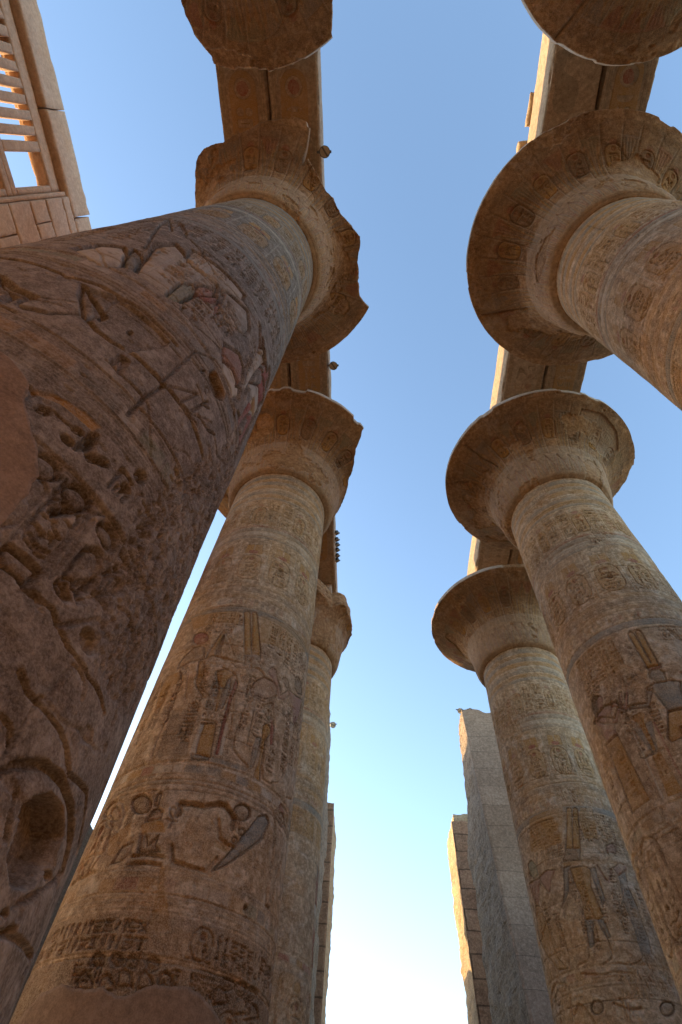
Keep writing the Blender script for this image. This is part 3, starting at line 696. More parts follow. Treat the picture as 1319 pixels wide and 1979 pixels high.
  ('l',0.045,None,0,0.05,[(-1.32,10.12),(-1.01,9.23)]),
  ('l',0.045,None,0,0.05,[(-1.17,10.05),(-0.81,9.21)]),
  ('p',0.06,'w',0.35,0.0,[(-0.58,8.43),(-0.63,8.89),(-0.27,9.0),(0.19,9.07),(0.21,8.83),(-0.06,8.45),(-0.38,8.25)]),
  ('p',0.06,'w',0.3,0.0,[(-0.06,8.45),(0.35,8.79),(0.53,8.45),(0.49,8.13),(0.2,7.8),(0.06,7.92)]),
  ('l',0.09,'d',0.4,0.05,[(0.19,7.79),(0.53,8.22)]),
  ('l',0.06,'n',0.3,0.05,[(-0.8,9.28),(-0.21,8.65),(0.24,8.82),(0.62,8.89),(1.04,8.91)]),
  ('l',0.05,'n',0.3,0.04,[(-0.24,6.88),(0.01,6.88),(0.4,7.14),(0.7,7.33),(0.91,7.25)]),
  ('p',0.05,'p',0.95,0.0,[(0.37,7.33),(0.57,7.66),(0.74,7.63),(0.84,7.4),(0.79,7.1),(0.64,7.15),(0.44,7.07)]),
  ('p',0.04,'p',0.8,0.0,[(0.03,7.78),(0.02,8.18),(-0.0,8.39),(0.1,7.81),(0.09,7.65)]),
  ('p',0.05,'r',0.4,0.0,[(-0.27,7.88),(-0.12,8.21),(0.02,8.04),(-0.01,7.76),(-0.13,7.56)]),
  ('p',0.06,'w',0.6,0.0,[(0.46,7.04),(0.62,7.26),(0.85,7.24),(0.91,7.1),(0.82,6.86),(0.54,6.85)]),
  ('p',0.07,'w',0.5,0.0,[(0.82,8.51),(0.87,8.9),(1.08,8.89),(0.99,8.1),(0.99,7.23),(0.86,7.71)]),
  ('l',0.05,'n',0.3,0.05,[(0.17,5.63),(0.19,6.08),(0.2,6.52),(0.39,6.82),(0.73,6.93),(1.18,6.63)]),
  ('l',0.06,'n',0.3,0.05,[(0.22,5.63),(0.45,6.02),(0.38,5.67),(0.61,5.72)]),
  ('f',0.1,'d',0.6,0.0,[(0.6,6.7),(0.66,6.66),(0.7,6.6),(0.71,6.53),(0.68,6.45),(0.64,6.39),(0.58,6.36),(0.52,6.36),(0.47,6.41),(0.43,6.48),(0.42,6.56),(0.44,6.63),(0.47,6.68),(0.53,6.7)]),
  ('l',0.06,'d',0.3,0.05,[(0.25,6.32),(0.36,6.34),(0.37,6.45)]),
  ('l',0.06,'d',0.3,0.05,[(0.4,6.11),(0.57,6.04),(0.62,6.1)]),
  ('L',0.05,'d',0.3,0.03,[(0.52,6.29),(0.53,6.27),(0.53,6.24),(0.53,6.21),(0.52,6.19),(0.51,6.18),(0.5,6.19),(0.49,6.2),(0.48,6.22),(0.48,6.25),(0.48,6.27),(0.49,6.29),(0.5,6.3),(0.51,6.3)]),
  ('l',0.08,'d',0.3,0.06,[(0.5,5.75),(0.57,6.15)]),
  ('l',0.08,'d',0.3,0.06,[(0.57,5.84),(0.73,5.88),(0.84,6.02)]),
  ('l',0.09,'d',0.3,0.06,[(0.8,5.98),(1.02,5.95),(1.21,6.18)]),
  ('l',0.05,'n',0.3,0.07,[(0.2,5.6),(0.16,5.23),(0.16,4.93)]),
  ('l',0.05,'n',0.3,0.05,[(-0.18,5.23),(-0.07,5.22),(0.07,5.22),(0.16,5.23)]),
  ('p',0.05,None,0,0.0,[(-0.07,5.22),(-0.1,5.43),(-0.14,5.42),(-0.15,5.25)]),
  ('p',0.05,None,0,0.0,[(-0.44,4.39),(-0.45,4.47),(-0.39,4.45),(-0.32,4.42),(-0.3,4.33),(-0.35,4.37)]),
  ('l',0.06,'d',0.3,0.05,[(-0.38,4.43),(-0.31,4.44),(-0.26,4.4),(-0.27,4.31)]),
  ('l',0.06,'d',0.3,0.04,[(-0.14,4.39),(-0.07,4.38),(-0.01,4.39),(0.03,4.38),(0.05,4.38)]),
  ('L',0.06,'n',0.3,0.04,[(0.05,4.4),(0.05,4.39),(0.04,4.38),(0.03,4.37),(0.02,4.37),(0.01,4.37),(-0.0,4.37),(-0.01,4.38),(-0.0,4.39),(0.0,4.41),(0.01,4.41),(0.03,4.42),(0.04,4.41),(0.05,4.41)]),
  ('f',0.08,'d',0.5,0.0,[(0.06,4.27),(0.06,4.26),(0.05,4.25),(0.03,4.25),(0.02,4.24),(0.01,4.25),(-0.01,4.26),(-0.01,4.27),(-0.01,4.28),(-0.0,4.29),(0.01,4.3),(0.03,4.3),(0.05,4.3),(0.06,4.29)]),
  ('p',0.06,'b',0.6,0.0,[(0.08,4.26),(0.08,4.47),(0.11,4.5),(0.13,4.4),(0.11,4.34)]),
  ('l',0.06,'d',0.3,0.04,[(-0.24,4.45),(-0.21,4.51),(-0.16,4.52)]),
  ('p',0.06,'n',0.3,0.0,[(-0.14,4.36),(-0.14,4.35),(-0.14,4.33),(-0.15,4.31),(-0.17,4.3),(-0.18,4.3),(-0.19,4.3),(-0.2,4.31),(-0.2,4.32),(-0.19,4.34),(-0.19,4.35),(-0.17,4.36),(-0.16,4.37),(-0.15,4.37)]),
  ('f',0.012,'o',0.7,0.0,[(-0.3,4.41),(-0.21,4.52),(-0.02,4.59),(0.1,4.59),(0.08,4.49),(-0.14,4.48),(-0.26,4.4)]),
  ('f',0.1,'d',0.5,0.0,[(-0.23,5.91),(-0.23,5.89),(-0.23,5.87),(-0.23,5.85),(-0.23,5.84),(-0.24,5.83),(-0.25,5.83),(-0.26,5.85),(-0.26,5.86),(-0.26,5.88),(-0.26,5.9),(-0.26,5.92),(-0.25,5.93),(-0.24,5.92)]),
  ('p',0.09,'n',0.3,0.0,[(0.13,4.0),(0.12,3.96),(0.1,3.93),(0.07,3.91),(0.03,3.91),(-0.0,3.92),(-0.03,3.95),(-0.04,3.98),(-0.04,4.02),(-0.02,4.05),(0.01,4.07),(0.05,4.08),(0.09,4.07),(0.11,4.04)]),
  ('p',0.09,'n',0.3,0.0,[(0.35,4.0),(0.33,3.96),(0.31,3.93),(0.27,3.91),(0.23,3.91),(0.2,3.93),(0.18,3.96),(0.17,3.99),(0.18,4.03),(0.21,4.06),(0.24,4.08),(0.28,4.08),(0.32,4.07),(0.34,4.04)]),
  ('p',0.08,'n',0.2,0.0,[(0.61,3.97),(0.59,3.94),(0.56,3.92),(0.52,3.92),(0.48,3.92),(0.45,3.94),(0.44,3.97),(0.44,4.0),(0.45,4.02),(0.48,4.04),(0.52,4.05),(0.56,4.05),(0.59,4.03),(0.61,4.0)]),
  ('f',0.02,None,0,0.0,[(-0.01,3.91),(0.1,3.89),(0.13,3.86),(0.14,3.71),(0.09,3.7),(0.05,3.77),(0.01,3.86)]),
  ('L',0.07,'d',0.3,0.05,[(0.17,3.74),(0.18,3.86),(0.24,3.9),(0.32,3.9),(0.34,3.85),(0.35,3.68),(0.34,3.54),(0.29,3.51),(0.2,3.53),(0.18,3.57)]),
  ('l',0.05,'d',0.2,0.04,[(-0.06,4.0),(0.01,3.9),(0.1,3.89),(0.13,3.86),(0.13,3.7),(0.13,3.57),(0.1,3.51)]),
  ('l',0.08,'d',0.4,0.06,[(0.2,3.72),(0.25,3.74),(0.26,3.71)]),
  ('p',0.09,'d',0.4,0.0,[(0.24,3.84),(0.24,3.83),(0.24,3.81),(0.24,3.8),(0.24,3.78),(0.23,3.77),(0.22,3.76),(0.21,3.76),(0.2,3.77),(0.2,3.79),(0.2,3.8),(0.21,3.82),(0.22,3.83),(0.23,3.84)]),
  ('p',0.09,'d',0.4,0.0,[(0.28,3.88),(0.28,3.86),(0.28,3.85),(0.27,3.84),(0.26,3.83),(0.25,3.83),(0.24,3.83),(0.23,3.84),(0.23,3.86),(0.24,3.87),(0.25,3.89),(0.26,3.89),(0.27,3.9),(0.28,3.89)]),
  ('l',0.08,'d',0.4,0.05,[(0.19,3.64),(0.24,3.63),(0.22,3.61)]),
  ('l',0.08,'d',0.4,0.05,[(0.2,3.57),(0.24,3.59),(0.26,3.63),(0.3,3.64)]),
  ('l',0.08,'d',0.4,0.05,[(0.22,3.56),(0.26,3.54),(0.32,3.57)]),
  ('l',0.08,'d',0.4,0.05,[(0.27,3.7),(0.32,3.68)]),
  ('l',0.07,'d',0.3,0.04,[(0.24,3.81),(0.32,3.79)]),
  ('l',0.08,'d',0.4,0.05,[(0.27,3.66),(0.3,3.66),(0.31,3.61)]),
  ('l',0.05,'d',0.3,0.05,[(0.35,3.92),(0.38,4.0),(0.43,4.07)]),
  ('l',0.05,None,0,0.04,[(0.4,3.97),(0.4,3.7),(0.4,3.47)]),
  ('l',0.05,None,0,0.04,[(0.37,3.94),(0.36,3.66),(0.36,3.47)]),
  ('p',0.08,None,0,0.0,[(0.45,3.54),(0.45,3.67),(0.46,3.79),(0.52,3.86),(0.56,3.86),(0.6,3.78),(0.61,3.67),(0.58,3.56),(0.52,3.53),(0.5,3.58)]),
  ('p',0.08,None,0,0.0,[(0.61,3.67),(0.62,3.78),(0.67,3.87),(0.76,3.88),(0.79,3.83),(0.74,3.72),(0.66,3.61),(0.59,3.51),(0.56,3.52)]),
  ('p',0.06,None,0,0.0,[(0.49,3.5),(0.51,3.49),(0.52,3.48),(0.53,3.47),(0.52,3.46),(0.51,3.45),(0.49,3.45),(0.47,3.45),(0.45,3.46),(0.44,3.47),(0.44,3.49),(0.44,3.5),(0.45,3.51),(0.47,3.51)]),
  ('p',0.05,None,0,0.0,[(0.6,3.67),(0.61,3.66),(0.61,3.64),(0.61,3.61),(0.59,3.59),(0.58,3.56),(0.56,3.55),(0.54,3.55),(0.54,3.56),(0.53,3.58),(0.54,3.6),(0.55,3.63),(0.57,3.65),(0.58,3.67)]),
  ('p',0.07,None,0,0.0,[(0.17,3.45),(0.35,3.46),(0.35,3.35),(0.2,3.34),(0.17,3.39)]),
  ('l',0.04,'n',0.2,0.05,[(0.2,3.34),(0.29,3.35),(0.35,3.34),(0.4,3.35)]),
  ('l',0.07,'d',0.3,0.05,[(0.66,3.92),(0.66,4.06)]),
  ('l',0.07,'d',0.3,0.05,[(0.74,3.92),(0.74,4.06)]),
  ('l',0.07,'d',0.3,0.05,[(0.76,3.98),(0.78,4.08)]),
  ('p',0.07,'d',0.3,0.0,[(0.71,3.94),(0.72,3.93),(0.73,3.93),(0.72,3.91),(0.72,3.9),(0.71,3.89),(0.7,3.89),(0.69,3.89),(0.68,3.9),(0.68,3.9),(0.68,3.91),(0.68,3.93),(0.69,3.93),(0.7,3.94)]),
  ('l',0.06,'d',0.3,0.04,[(0.85,3.91),(0.88,4.07),(0.88,3.99),(0.88,3.92)]),
  ('L',0.05,'d',0.3,0.03,[(0.97,4.06),(0.97,4.05),(0.96,4.04),(0.96,4.02),(0.94,4.01),(0.93,4.01),(0.93,4.02),(0.92,4.03),(0.92,4.04),(0.93,4.06),(0.93,4.07),(0.94,4.08),(0.95,4.08),(0.96,4.08)]),
  ('l',0.05,'d',0.3,0.03,[(0.94,4.01),(0.95,3.94)]),
  ('l',0.1,'d',0.5,0.07,[(0.35,4.25),(0.35,4.47),(0.45,4.45)]),
  ('l',0.09,'d',0.4,0.06,[(0.39,4.25),(0.39,4.32)]),
  ('l',0.09,'d',0.4,0.06,[(0.42,4.26),(0.43,4.33)]),
  ('l',0.09,'d',0.4,0.06,[(0.46,4.26),(0.47,4.33)]),
  ('p',0.1,'d',0.4,0.0,[(0.44,4.4),(0.45,4.39),(0.46,4.38),(0.47,4.37),(0.46,4.36),(0.45,4.35),(0.44,4.34),(0.43,4.34),(0.42,4.35),(0.41,4.36),(0.41,4.37),(0.41,4.38),(0.42,4.39),(0.43,4.39)]),
  ('l',0.07,'d',0.3,0.04,[(0.53,4.28),(0.53,4.44),(0.55,4.48)]),
  ('l',0.09,'d',0.4,0.05,[(0.62,4.27),(0.62,4.34)]),
  ('p',0.09,'d',0.4,0.0,[(0.73,4.34),(0.75,4.33),(0.75,4.31),(0.75,4.29),(0.74,4.28),(0.73,4.26),(0.71,4.26),(0.7,4.26),(0.69,4.27),(0.68,4.29),(0.68,4.31),(0.69,4.32),(0.7,4.33),(0.72,4.34)]),
  ('l',0.1,'d',0.4,0.06,[(0.6,4.36),(0.74,4.38),(0.76,4.45)]),
  ('l',0.1,'d',0.4,0.06,[(0.59,4.45),(0.76,4.48)]),
  ('l',0.08,'d',0.4,0.05,[(0.85,4.37),(0.94,4.44),(1.03,4.45)]),
  ('l',0.08,'d',0.4,0.05,[(0.93,4.28),(0.96,4.39)]),
  ('l',0.08,'d',0.4,0.05,[(1.0,4.27),(1.0,4.4)]),
  ('l',0.08,'d',0.4,0.05,[(1.1,4.3),(1.12,4.43)]),
  ('p',0.09,'d',0.4,0.0,[(0.13,4.3),(0.15,4.33),(0.26,4.4),(0.27,4.36),(0.2,4.3),(0.17,4.27)]),
  ('p',0.09,'d',0.4,0.0,[(0.05,4.27),(0.05,4.26),(0.04,4.25),(0.03,4.25),(0.02,4.25),(0.01,4.25),(-0.0,4.26),(-0.01,4.27),(-0.0,4.28),(0.0,4.29),(0.01,4.29),(0.03,4.29),(0.04,4.29),(0.05,4.28)]),
  ('l',0.07,'d',0.3,0.04,[(-0.11,4.38),(-0.03,4.38),(0.06,4.41)]),
  ('L',0.06,'d',0.3,0.03,[(0.05,4.4),(0.05,4.39),(0.04,4.38),(0.03,4.37),(0.02,4.37),(0.01,4.37),(-0.0,4.38),(-0.01,4.39),(-0.0,4.4),(0.0,4.41),(0.01,4.42),(0.03,4.42),(0.04,4.42),(0.04,4.41)]),
  ('p',0.05,'b',0.5,0.0,[(0.08,4.26),(0.1,4.46),(0.13,4.44),(0.14,4.35)]),
  ('p',0.1,'d',0.4,0.0,[(0.5,4.63),(0.51,4.61),(0.51,4.58),(0.5,4.55),(0.49,4.53),(0.47,4.52),(0.46,4.52),(0.44,4.53),(0.44,4.55),(0.43,4.58),(0.44,4.61),(0.45,4.63),(0.47,4.64),(0.49,4.64)]),
  ('l',0.05,'n',0.2,0.06,[(0.49,3.36),(0.55,3.32),(0.57,3.33),(0.65,3.43),(0.76,3.57)]),
  ('f',0.1,'d',0.2,0.0,[(0.81,3.48),(0.84,3.46),(0.84,3.43),(0.84,3.4),(0.81,3.37),(0.78,3.36),(0.75,3.35),(0.72,3.36),(0.69,3.39),(0.69,3.41),(0.69,3.44),(0.71,3.47),(0.74,3.48),(0.77,3.49)]),
  ('l',0.06,'n',0.2,0.05,[(0.84,3.76),(0.94,3.81),(1.03,3.81),(1.08,3.77),(1.08,3.7)]),
  ('l',0.06,'n',0.2,0.05,[(0.24,3.36),(0.35,3.32),(0.5,3.36),(0.56,3.32),(0.67,3.29),(0.84,3.3),(1.01,3.31),(1.15,3.29)]),
  ('l',0.06,'n',0.2,0.06,[(0.54,3.03),(0.62,2.99),(0.74,3.0),(0.89,3.0),(1.0,2.98),(1.1,2.92)]),
  ('l',0.05,'n',0.2,0.04,[(0.85,3.76),(1.01,3.82),(1.11,3.76)]),
  ('l',0.07,'n',0.2,0.05,[(1.23,3.83),(1.41,3.78),(1.27,3.48),(1.29,3.33)]),
  ('l',0.05,'n',0.2,0.05,[(0.57,2.85),(0.64,2.84),(0.68,2.79)]),
  ('l',0.04,None,0,0.04,[(0.72,3.04),(0.75,3.26),(0.88,3.27),(0.91,3.19)]),
  ('l',0.08,'n',0.2,0.1,[(0.72,2.69),(0.76,2.76),(0.9,2.85),(1.07,2.88),(1.26,2.86),(1.42,2.8),(1.52,2.7),(1.33,2.54),(1.16,2.44)]),
  ('f',0.2,'d',0.25,0.0,[(0.93,2.73),(1.02,2.8),(1.17,2.82),(1.3,2.76),(1.3,2.64),(1.21,2.51),(1.06,2.46),(0.96,2.51),(0.93,2.6),(0.91,2.68)]),
  ('p',0.0,None,0,0.0,[(0.96,2.63),(1.01,2.71),(1.12,2.68),(1.16,2.62),(1.07,2.55)]),
  ('l',0.07,'n',0.3,0.06,[(1.11,2.93),(1.34,2.99),(1.47,2.93),(1.67,2.85)]),
  ('l',0.05,'n',0.2,0.05,[(0.84,2.68),(0.86,2.61),(0.9,2.55)]),
  ('l',0.06,None,0,0.06,[(1.14,2.34),(1.33,2.38),(1.64,2.42)]),
  ('l',0.05,None,0,0.05,[(1.76,2.7),(1.84,2.52),(1.84,2.38)]),
  ('f',0.1,'d',0.4,0.0,[(1.36,2.62),(1.37,2.62),(1.36,2.61),(1.35,2.6),(1.34,2.6),(1.32,2.59),(1.3,2.59),(1.29,2.59),(1.28,2.6),(1.28,2.61),(1.29,2.61),(1.3,2.62),(1.32,2.62),(1.34,2.63)]),
  ('f',0.1,'d',0.4,0.0,[(1.25,2.39),(1.25,2.38),(1.25,2.38),(1.23,2.37),(1.22,2.36),(1.2,2.36),(1.18,2.36),(1.18,2.36),(1.17,2.37),(1.18,2.37),(1.19,2.38),(1.2,2.38),(1.22,2.39),(1.24,2.39)]),
  ('f',0.09,'d',0.4,0.0,[(1.13,2.4),(1.14,2.39),(1.14,2.39),(1.13,2.38),(1.12,2.38),(1.11,2.38),(1.09,2.38),(1.08,2.38),(1.08,2.39),(1.08,2.39),(1.09,2.4),(1.1,2.4),(1.11,2.4),(1.12,2.4)]),
 ],
 'R4': [
  ('f',0.003,'o',0.7,0.0,[(-1.16,10.57),(-0.74,10.59),(-0.29,10.61),(0.03,10.6),(-0.26,9.62),(-0.7,9.57),(-1.24,9.63),(-1.42,9.74)]),
  ('f',0.003,'o',0.6,0.0,[(0.52,10.55),(0.91,10.58),(0.77,9.68),(0.38,9.65),(0.38,10.12)]),
  ('p',0.04,'o',0.95,0.0,[(0.13,10.54),(0.22,10.57),(0.26,10.53),(0.02,9.62),(-0.04,9.43),(-0.21,9.45)]),
  ('p',0.04,'o',0.95,0.0,[(0.31,10.53),(0.38,10.56),(0.44,10.52),(0.23,9.64),(0.17,9.41),(-0.03,9.43)]),
  ('p',0.02,'n',0.7,0.0,[(-0.22,9.45),(0.17,9.4),(0.06,9.09),(-0.4,9.14)]),
  ('f',0.012,'o',0.5,0.0,[(-0.43,9.11),(0.09,9.11),(0.72,9.1),(1.38,9.09),(1.18,8.98),(0.13,8.98),(-0.42,9.02)]),
  ('p',0.045,'o',0.95,0.0,[(-0.26,8.93),(0.12,8.95),(0.27,8.87),(0.15,8.45),(0.18,8.14),(0.23,7.76),(0.13,7.69),(-0.23,7.72),(-0.22,7.92),(-0.19,8.28),(-0.26,8.71)]),
  ('p',0.04,'b',0.9,0.0,[(-0.23,7.72),(-0.04,7.7),(-0.2,7.15),(-0.31,7.12),(-0.29,7.38)]),
  ('p',0.04,'b',0.9,0.0,[(0.06,7.69),(0.21,7.68),(0.25,7.31),(0.17,7.27),(0.09,7.5)]),
  ('p',0.04,'b',0.8,0.0,[(-0.43,8.98),(-0.23,9.0),(-0.34,8.87),(-0.45,8.43),(-0.59,8.25),(-0.76,8.1),(-0.58,8.42)]),
  ('p',0.04,'b',0.8,0.0,[(0.26,8.87),(0.4,8.91),(0.4,8.51),(0.41,8.1),(0.3,8.02),(0.28,8.31)]),
  ('p',0.04,'g',0.6,0.0,[(-1.72,9.5),(-1.48,9.52),(-1.35,9.34),(-1.3,9.07),(-1.58,9.04),(-1.76,9.25)]),
  ('p',0.04,'p',0.95,0.0,[(-1.97,9.06),(-1.52,9.0),(-1.3,8.96),(-1.54,8.49),(-1.65,8.39),(-1.8,8.52),(-1.92,8.89)]),
  ('p',0.04,'p',0.9,0.0,[(-1.29,8.99),(-0.96,9.06),(-0.68,8.99),(-0.89,8.79),(-1.02,8.53),(-1.1,8.56),(-1.26,8.83)]),
  ('l',0.03,None,0,0.033,[(-1.36,8.83),(-1.14,8.59),(-1.03,8.5)]),
  ('p',0.04,'o',0.5,0.0,[(-1.84,8.46),(-1.58,8.37),(-1.45,8.01),(-1.38,7.69),(-1.32,7.14),(-1.07,6.84),(-1.38,6.88),(-1.77,7.3),(-2.04,7.77)]),
  ('l',0.03,None,0,0.033,[(-1.21,7.95),(-1.41,7.93),(-1.83,7.67),(-2.28,7.65)]),
  ('l',0.03,None,0,0.033,[(-1.32,6.87),(-1.0,6.82),(-0.9,7.04),(-0.92,7.5)]),
  ('p',0.04,'b',0.8,0.0,[(0.99,8.73),(1.3,8.93),(1.16,8.51),(1.24,8.05),(1.22,7.32),(1.14,6.84),(0.86,6.81),(0.91,7.52),(0.87,8.06)]),
  ('l',0.04,'p',0.8,0.055,[(0.48,8.93),(0.58,8.6),(0.66,8.55),(0.84,8.85)]),
  ('p',0.03,'p',0.8,0.0,[(0.89,8.9),(1.19,9.09),(1.44,9.05),(1.28,8.89),(0.99,8.73)]),
  ('p',0.03,'p',0.8,0.0,[(0.94,9.51),(1.23,9.62),(1.23,9.4),(1.16,9.33),(0.88,9.31)]),
  ('l',0.03,'p',0.7,0.039,[(1.42,10.02),(1.22,9.4)]),
  ('l',0.012,'n',0.5,0.013,[(0.78,9.96),(0.91,9.84),(1.17,9.58)]),
  ('l',0.035,None,0,0.033,[(-0.72,6.83),(-0.44,6.87),(-0.35,7.0),(-0.25,8.02)]),
  ('l',0.035,None,0,0.033,[(-0.13,6.76),(0.1,6.85),(0.17,6.96),(0.15,7.47)]),
  ('l',0.035,None,0,0.033,[(0.24,6.78),(0.49,6.73),(0.76,6.81),(0.93,6.96)]),
  ('l',0.02,None,0,0.022,[(-0.69,8.0),(-0.72,7.3),(-0.74,6.77)]),
  ('l',0.05,'n',0.3,0.055,[(-0.7,6.65),(-0.16,6.57),(0.08,6.61),(0.46,6.58)]),
  ('l',0.04,'b',0.3,0.066,[(-2.48,6.11),(-2.08,6.54),(-1.63,6.66),(-1.28,6.57),(-1.13,6.37),(-1.29,5.84)]),
  ('p',0.05,'n',0.3,0.0,[(-1.5,6.34),(-1.55,6.29),(-1.62,6.25),(-1.69,6.24),(-1.77,6.26),(-1.82,6.3),(-1.84,6.36),(-1.82,6.42),(-1.76,6.47),(-1.68,6.51),(-1.6,6.52),(-1.54,6.5),(-1.5,6.46),(-1.49,6.41)]),
  ('p',0.05,'n',0.2,0.0,[(-0.38,5.99),(-0.41,5.93),(-0.47,5.9),(-0.53,5.88),(-0.6,5.89),(-0.64,5.92),(-0.67,5.97),(-0.66,6.02),(-0.63,6.07),(-0.57,6.11),(-0.51,6.13),(-0.45,6.12),(-0.4,6.09),(-0.38,6.04)]),
  ('p',0.06,'n',0.2,0.0,[(1.24,5.99),(1.19,5.93),(1.11,5.87),(1.01,5.84),(0.94,5.83),(0.87,5.85),(0.85,5.89),(0.86,5.95),(0.9,6.01),(0.98,6.07),(1.07,6.1),(1.16,6.11),(1.23,6.1),(1.26,6.05)]),
  ('l',0.07,'d',0.4,0.055,[(-0.12,6.04),(0.02,5.98),(0.18,5.92),(0.44,5.94)]),
  ('l',0.04,None,0,0.055,[(-1.13,5.99),(-0.96,6.13),(-0.84,6.05),(-0.66,5.74)]),
  ('f',0.004,'b',0.4,0.0,[(-1.14,6.54),(-0.7,6.54),(-0.71,6.46),(-1.16,6.44)]),
  ('f',0.004,'w',0.5,0.0,[(-1.14,6.41),(-0.73,6.42),(-0.77,6.3),(-1.17,6.3)]),
  ('f',0.004,'b',0.4,0.0,[(-1.16,6.25),(-0.78,6.26),(-0.81,6.2),(-1.16,6.2)]),
  ('f',0.02,'n',0.3,0.0,[(-0.48,6.53),(0.49,6.56),(0.42,6.21),(0.55,6.06),(-0.26,6.08),(-0.57,6.27)]),
 ],
}



def decorate(cv, key, per, rnd):
    """paint and carve the register scheme shared by the nave columns; per = circumference"""
    lo = -per / 2 - .2; hi = per / 2 + .2
    st = rnd.uniform(.8, 1.2)
    # neck stripes
    z = 16.95
    for c, h in (('b', .20), ('o', .17), ('b', .18), ('o', .20), ('w', .1), ('b', .18), ('o', .18), ('b', .12)):
        cv.band(z - h, z, c, .62 * st if c != 'w' else .3, 0.0, 0.010); z -= h + .03
    cv.band(15.28, 15.31, None, 0, 0.01, 0)
    # hieroglyph frieze
    x = lo
    alt = 0
    while x < hi:
        w = rnd.uniform(.34, .42)
        if alt % 3 == 1:
            cartouche(cv, x + w / 2, 14.08, 14.95, w, rnd, .026, 'o', .55)
            cv.disc(x + w / 2, 15.07, .1, .07, .012, 'r', .6)
        else:
            cv.flat([(x, 14.05), (x + w, 14.05), (x + w, 15.2), (x, 15.2)], 0.0, 'o', .28)
            text_v(cv, x + .02, x + w - .02, 14.05, 15.18, rnd, .026, 'r' if rnd.random() < .25 else None)
        x += w + .03; alt += 1
    for z0, z1, c in ((13.9, 13.98, 'r'), (13.72, 13.88, 'b'), (13.5, 13.68, 'w'), (13.36, 13.46, 'b')):
        cv.band(z0, z1, c, .5 * st, 0.0, .009)
    # plumed cartouches
    x = lo
    w = .66
    while x < hi:
        cartouche(cv, x + w / 2, 11.62, 12.62, w * .88, rnd, .026, 'o', .45, plumes=True, ring=.024)
        cv.line([(x + w + .08, 11.55), (x + w + .08, 13.3)], .03, .006, col='w', a=.35)
        x += w + .16
    for z0, z1, c in ((11.36, 11.48, 'o'), (11.16, 11.3, 'n'), (10.95, 11.1, 'o')):
        cv.band(z0, z1, c, .35 * st, 0.0, .009)
    x = lo
    while x < hi:            # frieze of little pointed shapes
        cv.poly([(x, 10.72), (x + .1, 10.72), (x + .05, 10.92)], .006, rnd.choice('orb'), .4)
        x += .13
    cv.band(10.44, 10.62, 'b', .85, 0.004, .014)
    # scene register outline
    cv.band(6.74, 6.78, None, 0, 0.016, 0)
    # kheker squares under the scene
    for z0, z1 in ((6.56, 6.70), (4.82, 4.98)):
        x = lo
        while x < hi:
            w = rnd.uniform(.16, .34)
            cv.flat([(x, z0), (x + w, z0), (x + w, z1), (x, z1)], .003, rnd.choice('obrgw'), .6 if z0 > 6 else .4)
            x += w + .02
        cv.band(z0 - .03, z1 + .03, None, 0, 0, .01)
    cv.band(6.36, 6.44, 'b', .3, 0, .02)
    for zz in (5.04, 4.74, 4.66, 4.58):
        cv.band(zz, zz + .05, 'b', .22, 0, .008)


def scene_block(cv, x0, x1, rnd, kind):
    """offering scene between x0 and x1, z 6.8 .. 10.4"""
    zb = 6.82
    w = x1 - x0
    xc = (x0 + x1) / 2
    H = 2.55
    # columns of text above
    for a, b in ((x0 + .05, xc - .42), (xc + .42, x1 - .05)):
        n = max(1, int((b - a) / .27)); cw = (b - a) / n
        cv.flat([(a, 9.62), (b, 9.62), (b, 10.38), (a, 10.38)], 0.004, 'o', .55)
        for i in range(n):
            text_v(cv, a + i * cw, a + (i + 1) * cw, 9.62 - rnd.choice((0, .0, .35)), 10.38, rnd, .018)
    if kind == 0:
        figure(cv, xc + .05, zb, H, -1, AMUN, .034)
        figure(cv, xc - 1.35, zb, H, 1, KING, .034)
        figure(cv, xc + 1.25, zb, H, -1, MUT, .034)
    elif kind == 1:
        figure(cv, xc + .55, zb, H, -1, AMUN, .034)
        altar(cv, xc - .35, zb, 1.55)
        figure(cv, xc - 1.3, zb, H, 1, GODDESS, .034)
        figure(cv, xc + 1.75, zb, H, -1, KING, .034)
    else:
        figure(cv, xc + .7, zb, H, -1, MUT, .034)
        altar(cv, xc + .0, zb, 1.35)
        figure(cv, xc - .9, zb, H, 1, KING, .034)
    for i in range(3):
        a = x0 + w * (.2 + .27 * i) + rnd.uniform(-.1, .1)
        text_v(cv, a, a + .2, zb + .1, zb + 1.5, rnd, .016, None, rules=False)


def big_signs(cv, lo, hi, rnd, z0=5.1, z1=6.3):
    x = lo
    H = z1 - z0
    while x < hi:
        r = rnd.random()
        if r < .34:
            cartouche(cv, x + .36, z0 + .02, z1 - .32, .62, rnd, .045, None, ring=.04)
            cv.disc(x + .36, z1 - .15, .15, .13, .045, 'o', .5); x += .85
        elif r < .6:
            sign(cv, rnd.choice(['sedge', 'reed', 'was', 'cloth', 'feather']), x, x + .35, z0 + .1, z1, .045, 'o', .4); x += .42
        elif r < .8:
            sign(cv, rnd.choice(['bee', 'owl', 'vulture', 'chick']), x, x + .8, z0 + .2, z1 - .1, .045, rnd.choice('ob'), .4); x += .9
        else:
            sign(cv, 'sun', x, x + .4, z1 - .42, z1 - .02, .045, 'r', .3)
            sign(cv, 'loaf', x, x + .4, z1 - .75, z1 - .5, .04, None)
            sign(cv, 'basket', x, x + .5, z0 + .05, z0 + .4, .045, 'b', .4); x += .62


